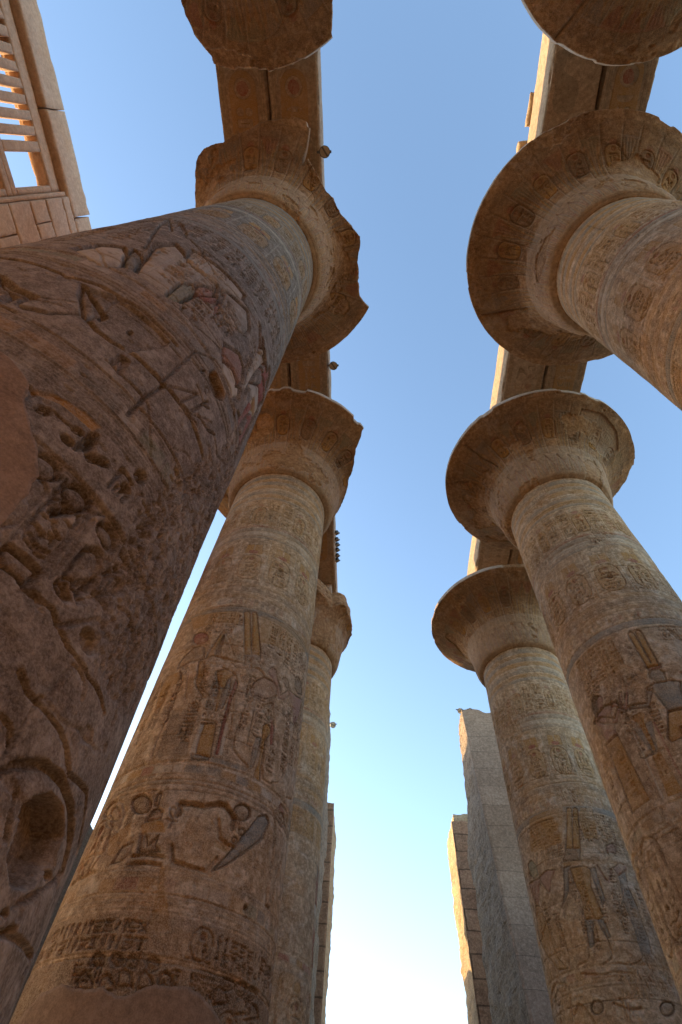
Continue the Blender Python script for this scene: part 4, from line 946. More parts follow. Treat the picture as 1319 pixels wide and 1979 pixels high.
def lower(cv, lo, hi, rnd):
    text_h(cv, lo, hi, 4.14, 4.5, rnd, .03)
    cv.band(4.06, 4.10, None, 0, 0, .012)
    x = lo
    while x < hi:
        r = rnd.random()
        if r < .5:
            cv.disc(x + .13, 3.98 - .08, .12, .11, .035, 'r', .4, True); cv.disc(x + .42, 3.9, .12, .11, .035, 'r', .4, True)
            cartouche(cv, x + .26, 3.05, 3.72, .36, rnd, .03, None, ring=.025); x += .62
        else:
            text_v(cv, x, x + .24, 3.1, 4.02, rnd, .025, rules=False); x += .3
    # papyrus sheath leaves towards the foot
    x = lo
    while x < hi:
        for k, wd in ((0, .85), (1, .6), (2, .34)):
            pts = [(x + .9 - wd, .6), (x + .9 - wd * .93, 1.6), (x + .9 - wd * .55, 2.4), (x + .9, 2.92 - .2 * k), (x + .9 + wd * .55, 2.4), (x + .9 + wd * .93, 1.6), (x + .9 + wd, .6)]
            cv.line(pts, .035, .028)
        x += 1.84


def joints(cv, per, rnd, amt=1.0):
    z = .9
    lo, hi = -per / 2 - .2, per / 2 + .2
    X = np.arange(lo, hi, .12)
    while z < 17:
        seg = [(float(x), z + .012 * math.sin(x * 3.1 + z) + rnd.uniform(-.006, .006)) for x in X]
        i = 0
        while i < len(seg) - 4:                      # joints open up only here and there
            n = rnd.randint(5, 22)
            if rnd.random() < .6 * amt: cv.line(seg[i:i + n], rnd.uniform(.012, .022), rnd.uniform(.01, .025), False, 'd', rnd.uniform(.2, .7))
            i += n
        xv = rnd.uniform(lo, lo + per * .5)
        for q in (xv, xv + per * .5):
            if rnd.random() < .7 * amt:
                cv.line([(q + rnd.uniform(-.01, .01), z + k * .21) for k in range(6)], .016, rnd.uniform(.01, .025), False, 'd', .5)
        z += rnd.uniform(.98, 1.12)


def crack(cv, x, z, ang, n, step, wid, depth, rnd):
    p = [(x, z)]
    for k in range(n):
        ang += rnd.uniform(-.5, .5)
        x += math.cos(ang) * step; z += math.sin(ang) * step
        p.append((x, z))
    cv.line(p, wid, depth)


def build_shaft(key, root, dense, zs, half=95, seed=1):
    cx, cy = COLS[key]
    face = math.atan2(-cy, -cx)
    th = angle_samples(face, math.radians(half), dense / 1.68, 0.05)
    S = th * 1.68
    per = 2 * math.pi * 1.68
    # canvas runs from -half to (360-half); draw in coordinates centred on the face
    cv = Canvas(S, zs)
    rnd = random.Random(seed)
    decorate(cv, key, per * 2 - 2, rnd)
    custom = DRAW.get(key)
    if custom:
        custom(cv, rnd)
    else:
        scene_block(cv, -2.6, 1.6, rnd, seed % 3); scene_block(cv, 1.7, 5.5, rnd, (seed + 1) % 3)
        big_signs(cv, -3, 8, rnd); lower(cv, -3, 8, rnd)
    joints(cv, per * 2 - 2, rnd)
    for k in range(14):
        crack(cv, rnd.uniform(-2.8, 2.8), rnd.uniform(3, 16), rnd.uniform(0, 6.3), rnd.randint(4, 12), .09, .009, rnd.uniform(.006, .018), rnd)
    A = th[None, :] + face
    Zg = zs[:, None] + 0 * A
    X0 = cx + np.cos(A) * 1.68; Y0 = cy + np.sin(A) * 1.68
    X0 = X0 + 0 * Zg; Y0 = Y0 + 0 * Zg
    # weathering: broad undulation, flaked patches, pitted erosion
    und = (fbm(X0, Y0, Zg, .8, 4) - .5) * .035
    fl = fbm(X0 + 31, Y0, Zg, 1.1, 5, .55)
    er = ERODE.get(key, lambda s, z, fl: 0 * z)(S[None, :], Zg, fl)
    flake = sstep(.60, .615, fl) * .55
    er = np.clip(er + flake * .6, 0, 1)
    rough = fbm(X0 * 1.5, Y0 * 1.5, Zg * .38, 8.5, 5, .72)
    r2 = fbm(X0 * 1.3 + 9, Y0, Zg * .5, 17.0, 3, .6)
    ridg = 1 - 2.4 * np.abs(rough - .5) - .8 * np.maximum(r2 - .5, 0)
    H = cv.H * (1 - .55 * er) + und - er * (.012 + .12 * np.clip(.86 - ridg, 0, .6) * sstep(.2, .9, er)) - sstep(.72, .80, fbm(X0, Y0, Zg, 9, 2)) * .012
    C = cv.C; C[..., 3] *= (1 - .85 * er) * (.7 + .5 * sstep(.3, .6, fbm(X0, Y0, Zg, 2.2, 4)))
    C[..., 3] = np.clip(C[..., 3], 0, 1)
    r = shaft_r(Zg) + H
    V = np.stack([cx + np.cos(A) * r, cy + np.sin(A) * r, Zg], -1)
    V = V.reshape(-1, 3) - np.array([cx, cy, 0])
    return np_mesh('shaft', V, grid_quads(len(zs), len(th), True), m_shaft_shaded if key == 'L2' else m_shaft, root, True, C.reshape(-1, 4))


CAP = [(1.60, 17.05), (1.65, 17.07), (1.75, 17.12), (1.83, 17.26), (1.89, 17.5), (1.93, 17.8), (1.98, 18.2), (2.07, 18.58), (2.22, 18.9), (2.45, 19.16), (2.75, 19.38), (3.1, 19.62), (3.4, 19.80), (3.50, 19.855), (3.52, 19.87), (3.52, 20.06), (3.48, 20.085)]


SPALL = [(2.1, 3.15), (2.05, 2.8), (2.3, 2.45), (2.7, 2.2), (3.3, 2.05), (3.9, 2.3), (3.9, 2.9), (3.4, 3.2), (2.7, 3.3)]
CAPCRACK = {'R2': [[(-2.5, 2.0), (-2.35, 2.7), (-2.2, 3.5)]], 'R1': [[(-.9, 1.6), (-.75, 3.6)]], 'R3': [[(-2.4, 2.0), (-2.3, 2.6), (-2.5, 3.3)], [(-1.2, 1.9), (-1.35, 2.6), (-1.3, 3.4)]]}


def build_capital(key, root, nth, npr, cut=None, seed=1, rim=None):
    cx, cy = COLS[key]
    face = math.atan2(-cy, -cx)
    P = np.array(CAP)
    L = np.concatenate([[0], np.cumsum(np.hypot(*np.diff(P, axis=0).T))])
    # smooth profile by interpolation on arc length, extra samples on the rim
    base = np.linspace(0, L[-4], npr)
    u = np.concatenate([base, [L[-4] + .02, L[-3], L[-3] + .03, L[-3] + .07, L[-3] + .1, L[-2], L[-1]]])
    rp = np.interp(u, L, P[:, 0]); zp = np.interp(u, L, P[:, 1])
    for _ in range(3):
        rp[2:-9] = (rp[1:-10] + 2 * rp[2:-9] + rp[3:-8]) / 4; zp[2:-9] = (zp[1:-10] + 2 * zp[2:-9] + zp[3:-8]) / 4
    th = np.linspace(0, 2 * math.pi, nth, endpoint=False)
    th = np.where(th > math.pi, th - 2 * math.pi, th); th.sort()
    # canvas: x = angle in metres at r=2.4, "z" = arc length along the profile
    cv = Canvas(th * 2.4, u)
    rnd = random.Random(seed)
    per = 2 * math.pi * 2.4
    n = 34
    for i in range(n):
        x = -per / 2 + (i + .5) * per / n
        w = per / n
        # calyx leaves at the bell's foot
        for k in (.46, .3, .15):
            cv.line([(x - w * k, .28), (x - w * k * .8, .7), (x, 1.15 - .1 * (.46 - k)), (x + w * k * .8, .7), (x + w * k, .28)], .03, .014, False, 'rob'[int(k * 7) % 3], .8)
        x += rnd.uniform(-.03, .03)
        if i % 2 and rnd.random() < .85:
            cartouche(cv, x, 1.96, 2.72, .42, rnd, .026, 'n' if i % 4 == 1 else 'o', .9)
            if rnd.random() < .7: cv.line(rrect(x - .23, x + .23, 1.94, 2.74, .23), .035, .02, True, 'd', rnd.uniform(.3, .9))
            cv.disc(x, 2.78, .09, .09, .014, 'r', .8)
            cv.poly([(x - .17, 1.98), (x + .17, 1.98), (x + .12, 1.88), (x - .12, 1.88)], .01, 'b', .5)
        else:
            for q, c in ((-.16, 'g'), (-.1, 'o'), (-.03, 'b'), (.03, 'b'), (.1, 'o'), (.16, 'g')):
                cv.line([(x + q * .55, 1.3), (x + q * .7, 2.0), (x + q * 1.3, 2.9)], .03, .012, False, c, .6)
            cv.poly([(x - .05, 2.5), (x + .05, 2.5), (x + .24, 3.0), (x - .24, 3.0)], .01, rnd.choice('gbr'), .6)
        cv.line([(x + w / 2, 1.25), (x + w / 2, 3.3)], .03, .01, False, 'n', .8)
        cv.line([(x + w * .43, 1.25), (x + w * .43, 3.2)], .022, .0, False, 'w', .35)
    for k in range(22):          # soot and bat stains, spalls
        a = rnd.uniform(-per / 2, per / 2); q = rnd.uniform(2.0, 3.3); m = rnd.uniform(.12, .42)
        cv.flat([(a + m * rnd.uniform(.7, 1.3) * math.cos(t), q + .5 * m * rnd.uniform(.6, 1.4) * math.sin(t)) for t in np.linspace(0, 5.8, 11)], .0, 'd', rnd.uniform(.3, .6), w=.12)
    for k in range(7):
        a = rnd.uniform(-per / 2, per / 2)
        crack(cv, a, rnd.uniform(1.4, 2.2), 1.5, rnd.randint(6, 14), .12, .018, .03, rnd)
    if key == 'R3':
        cv.flat(SPALL, .05, 'w', .55, w=.03); cv.line(SPALL[:4], .05, .05, False, 'd', .6)
    for ln in CAPCRACK.get(key, ()): cv.line(ln, .05, .06, False, 'd', .7)
    cv.band(.10, .16, 'n', .3, 0, .006); cv.band(1.2, 1.27, 'o', .3, 0, .008)
    cv.band(.02, 1.6, 'w', .30, 0, 0); cv.band(2.15, 3.4, 'n', .45, 0, 0); cv.band(L[-3] + .01, 9, 'w', .9, 0, 0)  # bell and rim lightened, flare underside darkened: shading put into the colour
    A = th[None, :] + face
    R = rp[:, None] + 0 * A; Z = zp[:, None] + 0 * A
    nz = np.gradient(rp, u); nr = np.gradient(zp, u)         # outward normal ~ (nr, -nz)
    nn = np.hypot(nz, nr); nz = (nz / nn)[:, None]; nr = (nr / nn)[:, None]
    X0 = cx + np.cos(A) * R; Y0 = cy + np.sin(A) * R
    und = (fbm(X0, Y0, Z, 1.1, 4) - .5) * .07
    fl = fbm(X0 + 11 * seed, Y0, Z, .9, 5, .55)
    er = sstep(.60, .62, fl)
    H = cv.H * (1 - .9 * er) + und - .04 * er + (fbm(X0, Y0, Z, 7, 3) - .5) * .012
    R = R + H * nr; Z = Z - H * nz
    edge = (fbm(np.cos(A) * 3.5 + seed, np.sin(A) * 3.5, 0 * A, 3.0, 4) - .5)
    if rim is None: rim = RR
    lim = rim + edge * .05 - .10 * sstep(.68, .72, fbm(np.cos(A) * 3.5 + seed, np.sin(A) * 3.5, 0 * A, .9, 3)) * (1 if key[0] == 'L' else .5) + 0 * R
    if cut is not None:
        ca = np.radians(np.array([c[0] for c in cut])); cr = np.array([c[1] for c in cut])
        d = (A - ca[0]) % (2 * math.pi) + ca[0]
        lc = np.interp(d, ca, cr, right=99, left=99)
        jag = (fbm(X0, Y0, Z * 1.5, 2.6, 5, .6) - .5) * .32
        slope = (20.05 - Z) * .12
        lim = np.minimum(lim, np.where(lc > 3.45, 99, lc + jag * .6 + slope - .04))
    broke = R > lim
    R = np.minimum(R, lim)
    C = cv.C; C[..., 3] *= (1 - .9 * er); C[..., 3] = np.where(broke & (lim < 3.4), 0, C[..., 3])
    top = np.array([20.08, 20.08]); rows = [np.stack([cx + np.cos(A[0]) * R[-1] * f, cy + np.sin(A[0]) * R[-1] * f, 0 * A[0] + 20.082], -1) for f in (.6, .02)]
    V = np.stack([cx + np.cos(A) * R, cy + np.sin(A) * R, Z], -1)
    V = np.concatenate([V, np.array(rows)], 0)
    C = np.concatenate([C, np.zeros((2, len(th), 4), np.float32)], 0)
    V = V.reshape(-1, 3) - np.array([cx, cy, 0])
    return np_mesh('capital', V, grid_quads(len(u) + 2, nth, True), m_capital, root, True, C.reshape(-1, 4))


def rough_box(name, x0, x1, y0, y1, z0, z1, mat, parent=None, res=.25, amp=.03, seed=0, bev=.03, freq=1.5, chips=.08):
    """a masonry block whose faces undulate and whose arrises are chipped"""
    V = []; Q = []; base = 0
    dims = (x1 - x0, y1 - y0, z1 - z0)
    n = [max(2, int(d / res) + 1) for d in dims]
    lo = np.array([x0, y0, z0]); hi = np.array([x1, y1, z1])
    for ax in range(3):
        u, v = [a for a in range(3) if a != ax]
        for side in (0, 1):
            a = np.linspace(0, 1, n[u] + 1); b = np.linspace(0, 1, n[v] + 1)
            Ug, Vg = np.meshgrid(a, b, indexing='ij')
            P = np.zeros(Ug.shape + (3,))
            P[..., u] = lo[u] + Ug * dims[u]; P[..., v] = lo[v] + Vg * dims[v]; P[..., ax] = hi[ax] if side else lo[ax]
            q = grid_quads(P.shape[0], P.shape[1], False, flip=(side == 0) ^ (ax == 1))
            V.append(P.reshape(-1, 3)); Q.append(q + base); base += P.shape[0] * P.shape[1]
    V = np.concatenate(V); Q = np.concatenate(Q)
    # merge coincident vertices
    key = np.round(V, 4); uq, inv = np.unique(key, axis=0, return_inverse=True); inv = inv.ravel()
    V = uq; Q = inv[Q]
    c = (lo + hi) / 2; half = (hi - lo) / 2
    rel = (V - c)
    d = half - np.abs(rel)                                # distance to each pair of faces
    ds = np.sort(d, axis=1)
    edge = np.exp(-(ds[:, 1] / max(bev, .02)) ** 2)             # near an arris (two faces close)
    X, Y, Z = V.T
    nvec = np.where(d < 1e-5, np.sign(rel), 0)
    nl = np.linalg.norm(nvec, axis=1, keepdims=True); nvec = nvec / np.maximum(nl, 1)
    h = (fbm(X + seed, Y, Z, freq, 5) - .5) * amp * 2
    ch = sstep(.5, .72, fbm(X + 3 * seed, Y + 7, Z, 2.3, 4)) * chips
    off = h - edge * (bev * .5 + ch)
    V = V + nvec * off[:, None]
    return np_mesh(name, V, Q, mat, parent, True)


def join_np(name, parts, mat, parent=None, smooth=False):
    """boxes given as (x0,x1,y0,y1,z0,z1) -> one mesh"""
    V = []; Q = []; b = 0
    for x0, x1, y0, y1, z0, z1 in parts:
        V += [(x0, y0, z0), (x1, y0, z0), (x1, y1, z0), (x0, y1, z0), (x0, y0, z1), (x1, y0, z1), (x1, y1, z1), (x0, y1, z1)]
        for q in ((0, 3, 2, 1), (4, 5, 6, 7), (0, 1, 5, 4), (1, 2, 6, 5), (2, 3, 7, 6), (3, 0, 4, 7)):
            Q.append([b + k for k in q])
        b += 8
    return np_mesh(name, np.array(V), np.array(Q), mat, parent, smooth)


def slab(name, origin, ux, uz, nrm, S, Z, cv, mat, parent, back=1.0, amp=.03, freq=1.2, mask=None):
    """flat wall face carrying a relief canvas, closed behind so it has thickness.
    origin + S*ux + Z*uz (+ canvas height along nrm)"""
    ux, uz, nrm, o = (np.array(v, float) for v in (ux, uz, nrm, origin))
    P = o + S[None, :, None] * ux + Z[:, None, None] * uz
    h = cv.H + (fbm(P[..., 0], P[..., 1], P[..., 2], freq, 4) - .5) * amp * 2
    F = P + h[..., None] * nrm
    B = P - back * nrm
    nz, ns = len(Z), len(S)
    V = np.concatenate([F.reshape(-1, 3), B[[0, -1]][:, [0, -1]].reshape(-1, 3)])
    Q = list(grid_quads(nz, ns))
    n0 = nz * ns
    b00, b01, b10, b11 = n0, n0 + 1, n0 + 2, n0 + 3
    # side strips: fan the boundary to back corners with quads
    extra = []
    bot = np.arange(ns); top = (nz - 1) * ns + np.arange(ns); lef = np.arange(nz) * ns; rig = lef + ns - 1
    # back rows duplicated along the boundary
    Bb = B[0]; Bt = B[-1]; Bl = B[:, 0]; Br = B[:, -1]
    base = len(V); V = np.concatenate([V, Bb, Bt, Bl, Br])
    ib = base + np.arange(ns); it = ib + ns; il = base + 2 * ns + np.arange(nz); ir = il + nz
    def strip(a, b, flip):
        q = np.stack([a[:-1], a[1:], b[1:], b[:-1]], -1)
        return q[:, ::-1] if flip else q
    Q = np.concatenate([np.array(Q), strip(bot, ib, True), strip(top, it, False), strip(lef, il, False), strip(rig, ir, True), [[b00, b10, b11, b01]]])
    C = np.concatenate([cv.C.reshape(-1, 4), np.zeros((len(V) - n0, 4), np.float32)])
    ob = np_mesh(name, V, Q, mat, parent, True, C)
    bpy_edges = None
    # flat shading only for the sides
    sm = np.ones(len(ob.data.polygons), bool); sm[(nz - 1) * (ns - 1):] = False
    ob.data.polygons.foreach_set('use_smooth', sm)
    return ob


def draw_traces(cv, key):
    for mode, dep, col, a, w, p in TR[key]:
        if key == 'L2':
            col = 'd' if col == 'n' else col  # nearest column: groove shade painted with the darker fill
            zm = sum(q[1] for q in p) / len(p); k = float(np.interp(zm, [2.2, 3.2, 4.5, 6, 9], [.75, .72, .78, .85, 1.0]))
            dep *= k; w = max(w * k * .5, .014); a = min(1, a * 1.6)
            if mode == 'p' and dep > .02: cv.line(p, .028 if zm < 5 else .04, .03, True, 'd', .45)  # dark rim adds painted shade round sunk shapes
        if key != 'L2' and mode == 'p' and dep >= .02: cv.line(p, .032, .015, True, 'n', .8)  # brown line paints edge shade round each traced shape
        if mode == 'p': cv.poly(p, dep, col, a, bw=max(.45 * dep, .014), bulge=.8)
        elif mode == 'f': cv.flat(p, dep, col, a)
        elif mode == 'l': cv.line(p, w, dep, False, col, a)
        elif mode == 'L': cv.line(p, w, dep, True, col, a)


def filler(cv, rnd, z0=7.0, z1=9.3, w=.19, dep=.024):
    """short columns of small text in the blank ground between figures"""
    x = -2.6
    while x < 2.7:
        if rnd.random() < .75:
            a = rnd.uniform(z0, z0 + .8); text_v(cv, x, x + w, a, min(z1, a + rnd.uniform(.8, 1.6)), rnd, dep, None, rules=rnd.random() < .4)
        x += rnd.uniform(w + .05, .42)


def draw_L3(cv, rnd):
    filler(cv, rnd)
    for i, x in enumerate((-.98, -.76, -.54, -.32)):
        text_v(cv, x, x + .2, 9.75 if i < 3 else 10.0, 10.42, rnd, .022)
    for i in range(6):
        x = .48 + i * .24
        text_v(cv, x, x + .22, 9.35 if i > 1 else 9.6, 10.42, rnd, .024)
    for x, z0, z1 in ((-.75, 8.3, 8.9), (-.78, 7.2, 8.0), (.72, 7.3, 8.5), (1.3, 7.2, 8.7), (.95, 7.0, 7.5)):
        text_v(cv, x, x + .2, z0, z1, rnd, .026, None, rules=False)
    draw_traces(cv, 'L3')
    big_signs(cv, 1.9, 8, rnd); scene_block(cv, 2.2, 6.2, rnd, 1)
    big_signs(cv, -3, -2.0, rnd)
    for zz in (4.13, 4.31):
        text_h(cv, -2.6, -.3, zz, zz + .17, rnd, .035, 'd'); text_h(cv, .65, 7, zz, zz + .17, rnd, .035, 'd')
    cartouche(cv, .45, 4.14, 4.5, .3, rnd, .03)
    cv.band(4.06, 4.10, None, 0, .01, .014); cv.band(3.3, 4.05, 'n', .85, 0, 0); cv.band(4.1, 4.55, 'n', .5, 0, 0)
    for x in (-1.1, -.95, -.8, .05, .15, .38, .5, .62): text_v(cv, x, x + .13, 3.78, 4.02, rnd, .03, None, rules=False)
    cartouche(cv, 1.05, 3.1, 3.75, .34, rnd, .035); cartouche(cv, 1.5, 3.1, 3.75, .34, rnd, .035)


def draw_L2(cv, rnd):
    filler(cv, rnd, 7.2, 9.3, .22, .03)
    for i in range(12):
        x = -1.9 + i * .30
        text_v(cv, x, x + .28, 9.45, 10.42, rnd, .035)
    text_v(cv, .1, .42, 7.4, 8.3, rnd, .035); text_v(cv, -.25, .08, 6.9, 7.7, rnd, .035); text_v(cv, -.62, -.3, 7.2, 8.2, rnd, .03)
    figure(cv, 1.35, 6.9, 2.5, -1, KING, .06); figure(cv, -2.3, 6.9, 2.5, 1, GODDESS, .05)
    draw_traces(cv, 'L2')
    for z in (4.62, 4.68, 4.75, 4.83, 4.9, 4.98, 5.05): cv.line([(-3, z), (.45, z)], .012, .006)
    big_signs(cv, 1.2, 8, rnd); lower(cv, 1.9, 8, rnd); scene_block(cv, 2.4, 6.4, rnd, 2); lower(cv, -3, -1, rnd)
    text_v(cv, .62, .84, 3.6, 5.1, rnd, .06, 'd', rules=True)
    for k in range(22):
        crack(cv, rnd.uniform(-1.5, 2.8), rnd.uniform(2.1, 7), rnd.uniform(0, 6.3), rnd.randint(5, 14), .06, .008, rnd.uniform(.006, .016), rnd)


def draw_R4(cv, rnd):
    filler(cv, rnd)
    for i in range(5):
        x = -1.28 + i * .2
        text_v(cv, x, x + .19, 9.5 - .05 * i, 10.38, rnd, .022)
    for i in range(3): text_v(cv, .2 + i * .2, .39 + i * .2, 9.55, 10.42, rnd, .022)
    for i in range(4): text_v(cv, .85 + i * .2, 1.03 + i * .2, 9.2, 10.42, rnd, .02)
    text_v(cv, -.2, 0, 7.0, 8.6, rnd, .026, None, rules=False); text_v(cv, .68, .86, 7.6, 8.9, rnd, .024, None, rules=False)
    draw_traces(cv, 'R4')
    big_signs(cv, 1.6, 8, rnd, 5.1, 6.2); lower(cv, -3, 8, rnd); scene_block(cv, 2.6, 6.6, rnd, 0)
    cartouche(cv, -1.75, 5.0, 6.1, .5, rnd, .05)


def draw_R3(cv, rnd):
    filler(cv, rnd)
    for i in range(5): text_v(cv, -1.35 + i * .24, -1.13 + i * .24, 9.2 + .1 * i, 10.4, rnd, .024)
    for i in range(4): text_v(cv, .75 + i * .24, .97 + i * .24, 9.9, 10.4, rnd, .024)
    cv.flat([(-1.35, 9.5), (-.2, 9.5), (-.2, 10.4), (-1.35, 10.4)], .003, 'o', .4)
    figure(cv, -1.15, 6.85, 2.65, 1, (('robe', 'o'), ('torso', 'p'), ('armup', 'p'), ('armup2', 'p'), ('head', 'p'), ('wig', 'n')), .04)
    figure(cv, .28, 6.85, 2.6, -1, AMUN, .045)
    figure(cv, 1.5, 6.85, 2.6, -1, KING, .04)
    altar(cv, -.42, 6.85, 1.4)
    text_v(cv, -.75, -.55, 7.6, 9.0, rnd, .026, None, rules=False); text_v(cv, .8, 1.0, 7.2, 8.8, rnd, .026, None, rules=False)
    cv.line([(.95, 10.3), (1.2, 9.7), (1.35, 9.3)], .04, .03); cv.poly([(1.0, 10.3), (1.4, 9.5), (1.0, 9.4), (.85, 9.5)], .035, 'w', .5)
    # tall cartouches in the big sign register
    big_signs(cv, -.6, 8, rnd); lower(cv, -3, 8, rnd); scene_block(cv, 2.6, 6.6, rnd, 0)
    for xc in (-1.95, -1.35):
        cv.disc(xc, 6.15, .13, .16, .06, 'n', .3); cv.line(rrect(xc - .27, xc + .27, 5.0, 6.5, .27), .05, .05, True)
        text_v(cv, xc - .2, xc + .2, 5.05, 5.95, rnd, .05, None, rules=False)


DRAW = {'L2': draw_L2, 'L3': draw_L3, 'R4': draw_R4, 'R3': draw_R3}


def _er_L2(s, z, fl):
    # spalled belt on the right of the shaft and a worn foot
    a = np.exp(-((s - 1.35 - (z - 4.8) * .18) / .75) ** 2) * sstep(2.9, 3.9, z) * (1 - sstep(6.3, 7.6, z))
    b = sstep(1.5, 2.3, s) * (1 - sstep(6.5, 8, z))
    c = 0 * z
    return np.clip(sstep(.38, .62, np.maximum(a, np.maximum(b * .9, c)) * (.55 + fl)) , 0, 1)


def _er_R(s, z, fl):
    return .5 * sstep(.55, .75, fl + .35 * np.exp(-((z - 8.9) / .5) ** 2) * np.exp(-((s - .3) / .5) ** 2) + .3 * np.exp(-((z - 6.5) / .35) ** 2))


def _er_L3(s, z, fl):
    return sstep(.62, .8, fl + .25 * np.exp(-((z - 8.1) / .35) ** 2) * np.exp(-((s + .75) / .4) ** 2) + .3 * np.exp(-((z - 9.0) / .2) ** 2) * np.exp(-((s - .35) / .3) ** 2)) * .5


ERODE = {'L2': _er_L2, 'L3': _er_L3, 'R3': _er_R, 'R4': _er_R}


def plaster(key, root):
    """smooth modern repair plaster with a ragged upper edge"""
    cx, cy = COLS[key]; face = math.atan2(-cy, -cx)
    if key == 'L3':
        kn = [(-2.4, 3.0), (-1.9, 3.35), (-1.72, 3.5), (-1.44, 3.72), (-1.08, 3.77), (-.8, 3.70), (-.59, 3.74), (-.4, 3.66), (-.2, 3.70), (0, 3.84), (.19, 3.82), (.4, 3.85), (.59, 3.80), (.8, 3.7), (.95, 3.6), (1.2, 3.3), (1.6, 2.9)]
        zb = 1.0
    else:
        kn = [(-2.6, 4.2), (-1.6, 4.5), (-1.0, 4.55), (-.52, 4.54), (-.43, 4.50), (-.33, 4.42), (-.29, 4.36), (-.2, 4.2), (-.14, 4.11), (-.02, 4.0), (.04, 3.88), (.07, 3.75), (.1, 3.60), (.085, 3.52), (.0, 3.5)]
        zb = 3.46
    s = np.array([k[0] for k in kn]); zt = np.array([k[1] for k in kn])
    if key == 'L3':
        S = np.linspace(s[0], s[-1], 220); T = np.interp(S, s, zt) + (fbm(S * 3, 0 * S, 0 * S, 2.0, 4) - .5) * .08
        Z = zb + (T[None, :] - zb) * np.linspace(0, 1, 60)[:, None]; Sg = S[None, :] + 0 * Z
    else:                                   # edge is on the right-hand side: sweep in z
        zq = np.linspace(3.46, 4.52, 80)
        o = np.argsort(zt[3:]); R = np.interp(zq, np.sort(zt[3:-1]), s[3:-1][np.argsort(zt[3:-1])]) + (fbm(zq * 3, 0 * zq, 0 * zq, 2.5, 4) - .5) * .07
        R = np.minimum(R, .09)
        Sg = -2.6 + (R[:, None] + 2.6) * np.linspace(0, 1, 120)[None, :]; Z = zq[:, None] + 0 * Sg
    A = Sg / 1.68 + face
    d = .012 + (fbm(np.cos(A) * 2 + 5, np.sin(A) * 2, Z, 1.6, 3) - .5) * .014 + .022
    r = shaft_r(Z) + d
    ring = np.ones_like(r); nr_, nc_ = r.shape
    V = np.stack([np.cos(A) * r, np.sin(A) * r, Z], -1)
    # border folds back into the stone so the patch has a real edge
    rows = np.concatenate([V[:1] * [[[.94, .94, 1]]], V, V[-1:] * [[[.94, .94, 1]]]], 0)
    rows = np.concatenate([rows[:, :1] * [[[.94, .94, 1]]], rows, rows[:, -1:] * [[[.94, .94, 1]]]], 1)
    sh = [c for c in root.children if c.name.startswith('shaft')][0]
    o = np_mesh('plaster_patch', rows.reshape(-1, 3), grid_quads(nr_ + 2, nc_ + 2), m_plaster, sh)
    o['label'] = 'smooth brown repair plaster with a ragged edge'


# ------------------------------------------------------------------ the nave columns
BROKEN = {
    'L2': [(-215, 2.0), (-158, 1.95), (-143.8, 2.33), (-138, 2.57), (-130.8, 2.9), (-125.5, 3.13), (-120.7, 3.15), (-109.4, 2.98), (-96.7, 3.09), (-83.2, 3.35), (-76, 3.46), (-66, 3.5),
           (-63.5, 2.9), (-62.5, 2.42), (-60.7, 2.7), (-50, 2.5), (-40.8, 2.39), (-36.9, 2.41), (-25.7, 2.42), (-14, 2.62), (-8.6, 2.78), (-2.5, 2.75), (5.4, 2.68), (17.5, 2.84), (25, 3.05), (27.5, 3.3), (28.6, 3.5)],
    'L1': [(0, 2.5), (46, 3.0), (51.9, 3.35), (54, 3.46), (109, 3.5), (109.6, 3.34), (113, 3.28), (118, 3.14), (123, 2.88), (129, 2.6), (140, 2.4), (150, 2.5), (160, 3.5)],
    'L3': [(-34, 3.5), (-30.2, 3.26), (-26, 2.95), (-12.6, 2.5), (-4, 2.3), (9.6, 2.2), (25, 2.15), (39.4, 2.2), (60, 2.5), (75, 3.5)],
    'L4': [(-110, 3.5), (-85, 2.9), (-67.6, 2.5), (-56, 2.25), (-46.2, 2.15), (-41.8, 2.4), (-34.8, 2.55), (-24.3, 2.4), (4, 2.31), (13.2, 2.23), (31.7, 2.25), (60, 2.3), (100, 3.5)],
    'R3': [(-12, 3.5), (-8, 3.42), (0, 3.3), (6, 3.15), (10, 3.05), (20, 2.95), (32, 3.1), (40, 3.5)],
    'R2': None, 'R4': None, 'R1': None,
}
LABEL = {
    'L1': 'column behind the viewer at top centre, only its broken painted capital in view',
    'L2': 'huge nearest column filling the left side, deeply carved, capital badly broken',
    'L3': 'painted column left of centre with plumed god scene and a plaster patch at its foot',
    'L4': 'distant column partly hidden behind the painted column left of centre, capital worn away',
    'R1': 'column at the top right corner, only its round painted capital in view',
    'R2': 'nearest right column running off the right edge under a huge round capital',
    'R3': 'middle right column with a wide capital whose right rim is chipped',
    'R4': 'farthest right column standing beside the tall grey gateway wall',
}
T0 = None


def zsamples(z0, z1, d0, d1, top=17.12):
    """z rows: spacing d0 at z0 growing to d1 at z1; coarse below z0"""
    out = list(np.arange(0.5, z0, .12)); z = z0
    while z < top:
        out.append(z); z += d0 + (d1 - d0) * (z - z0) / (z1 - z0)
    out.append(top)
    return np.array(out)


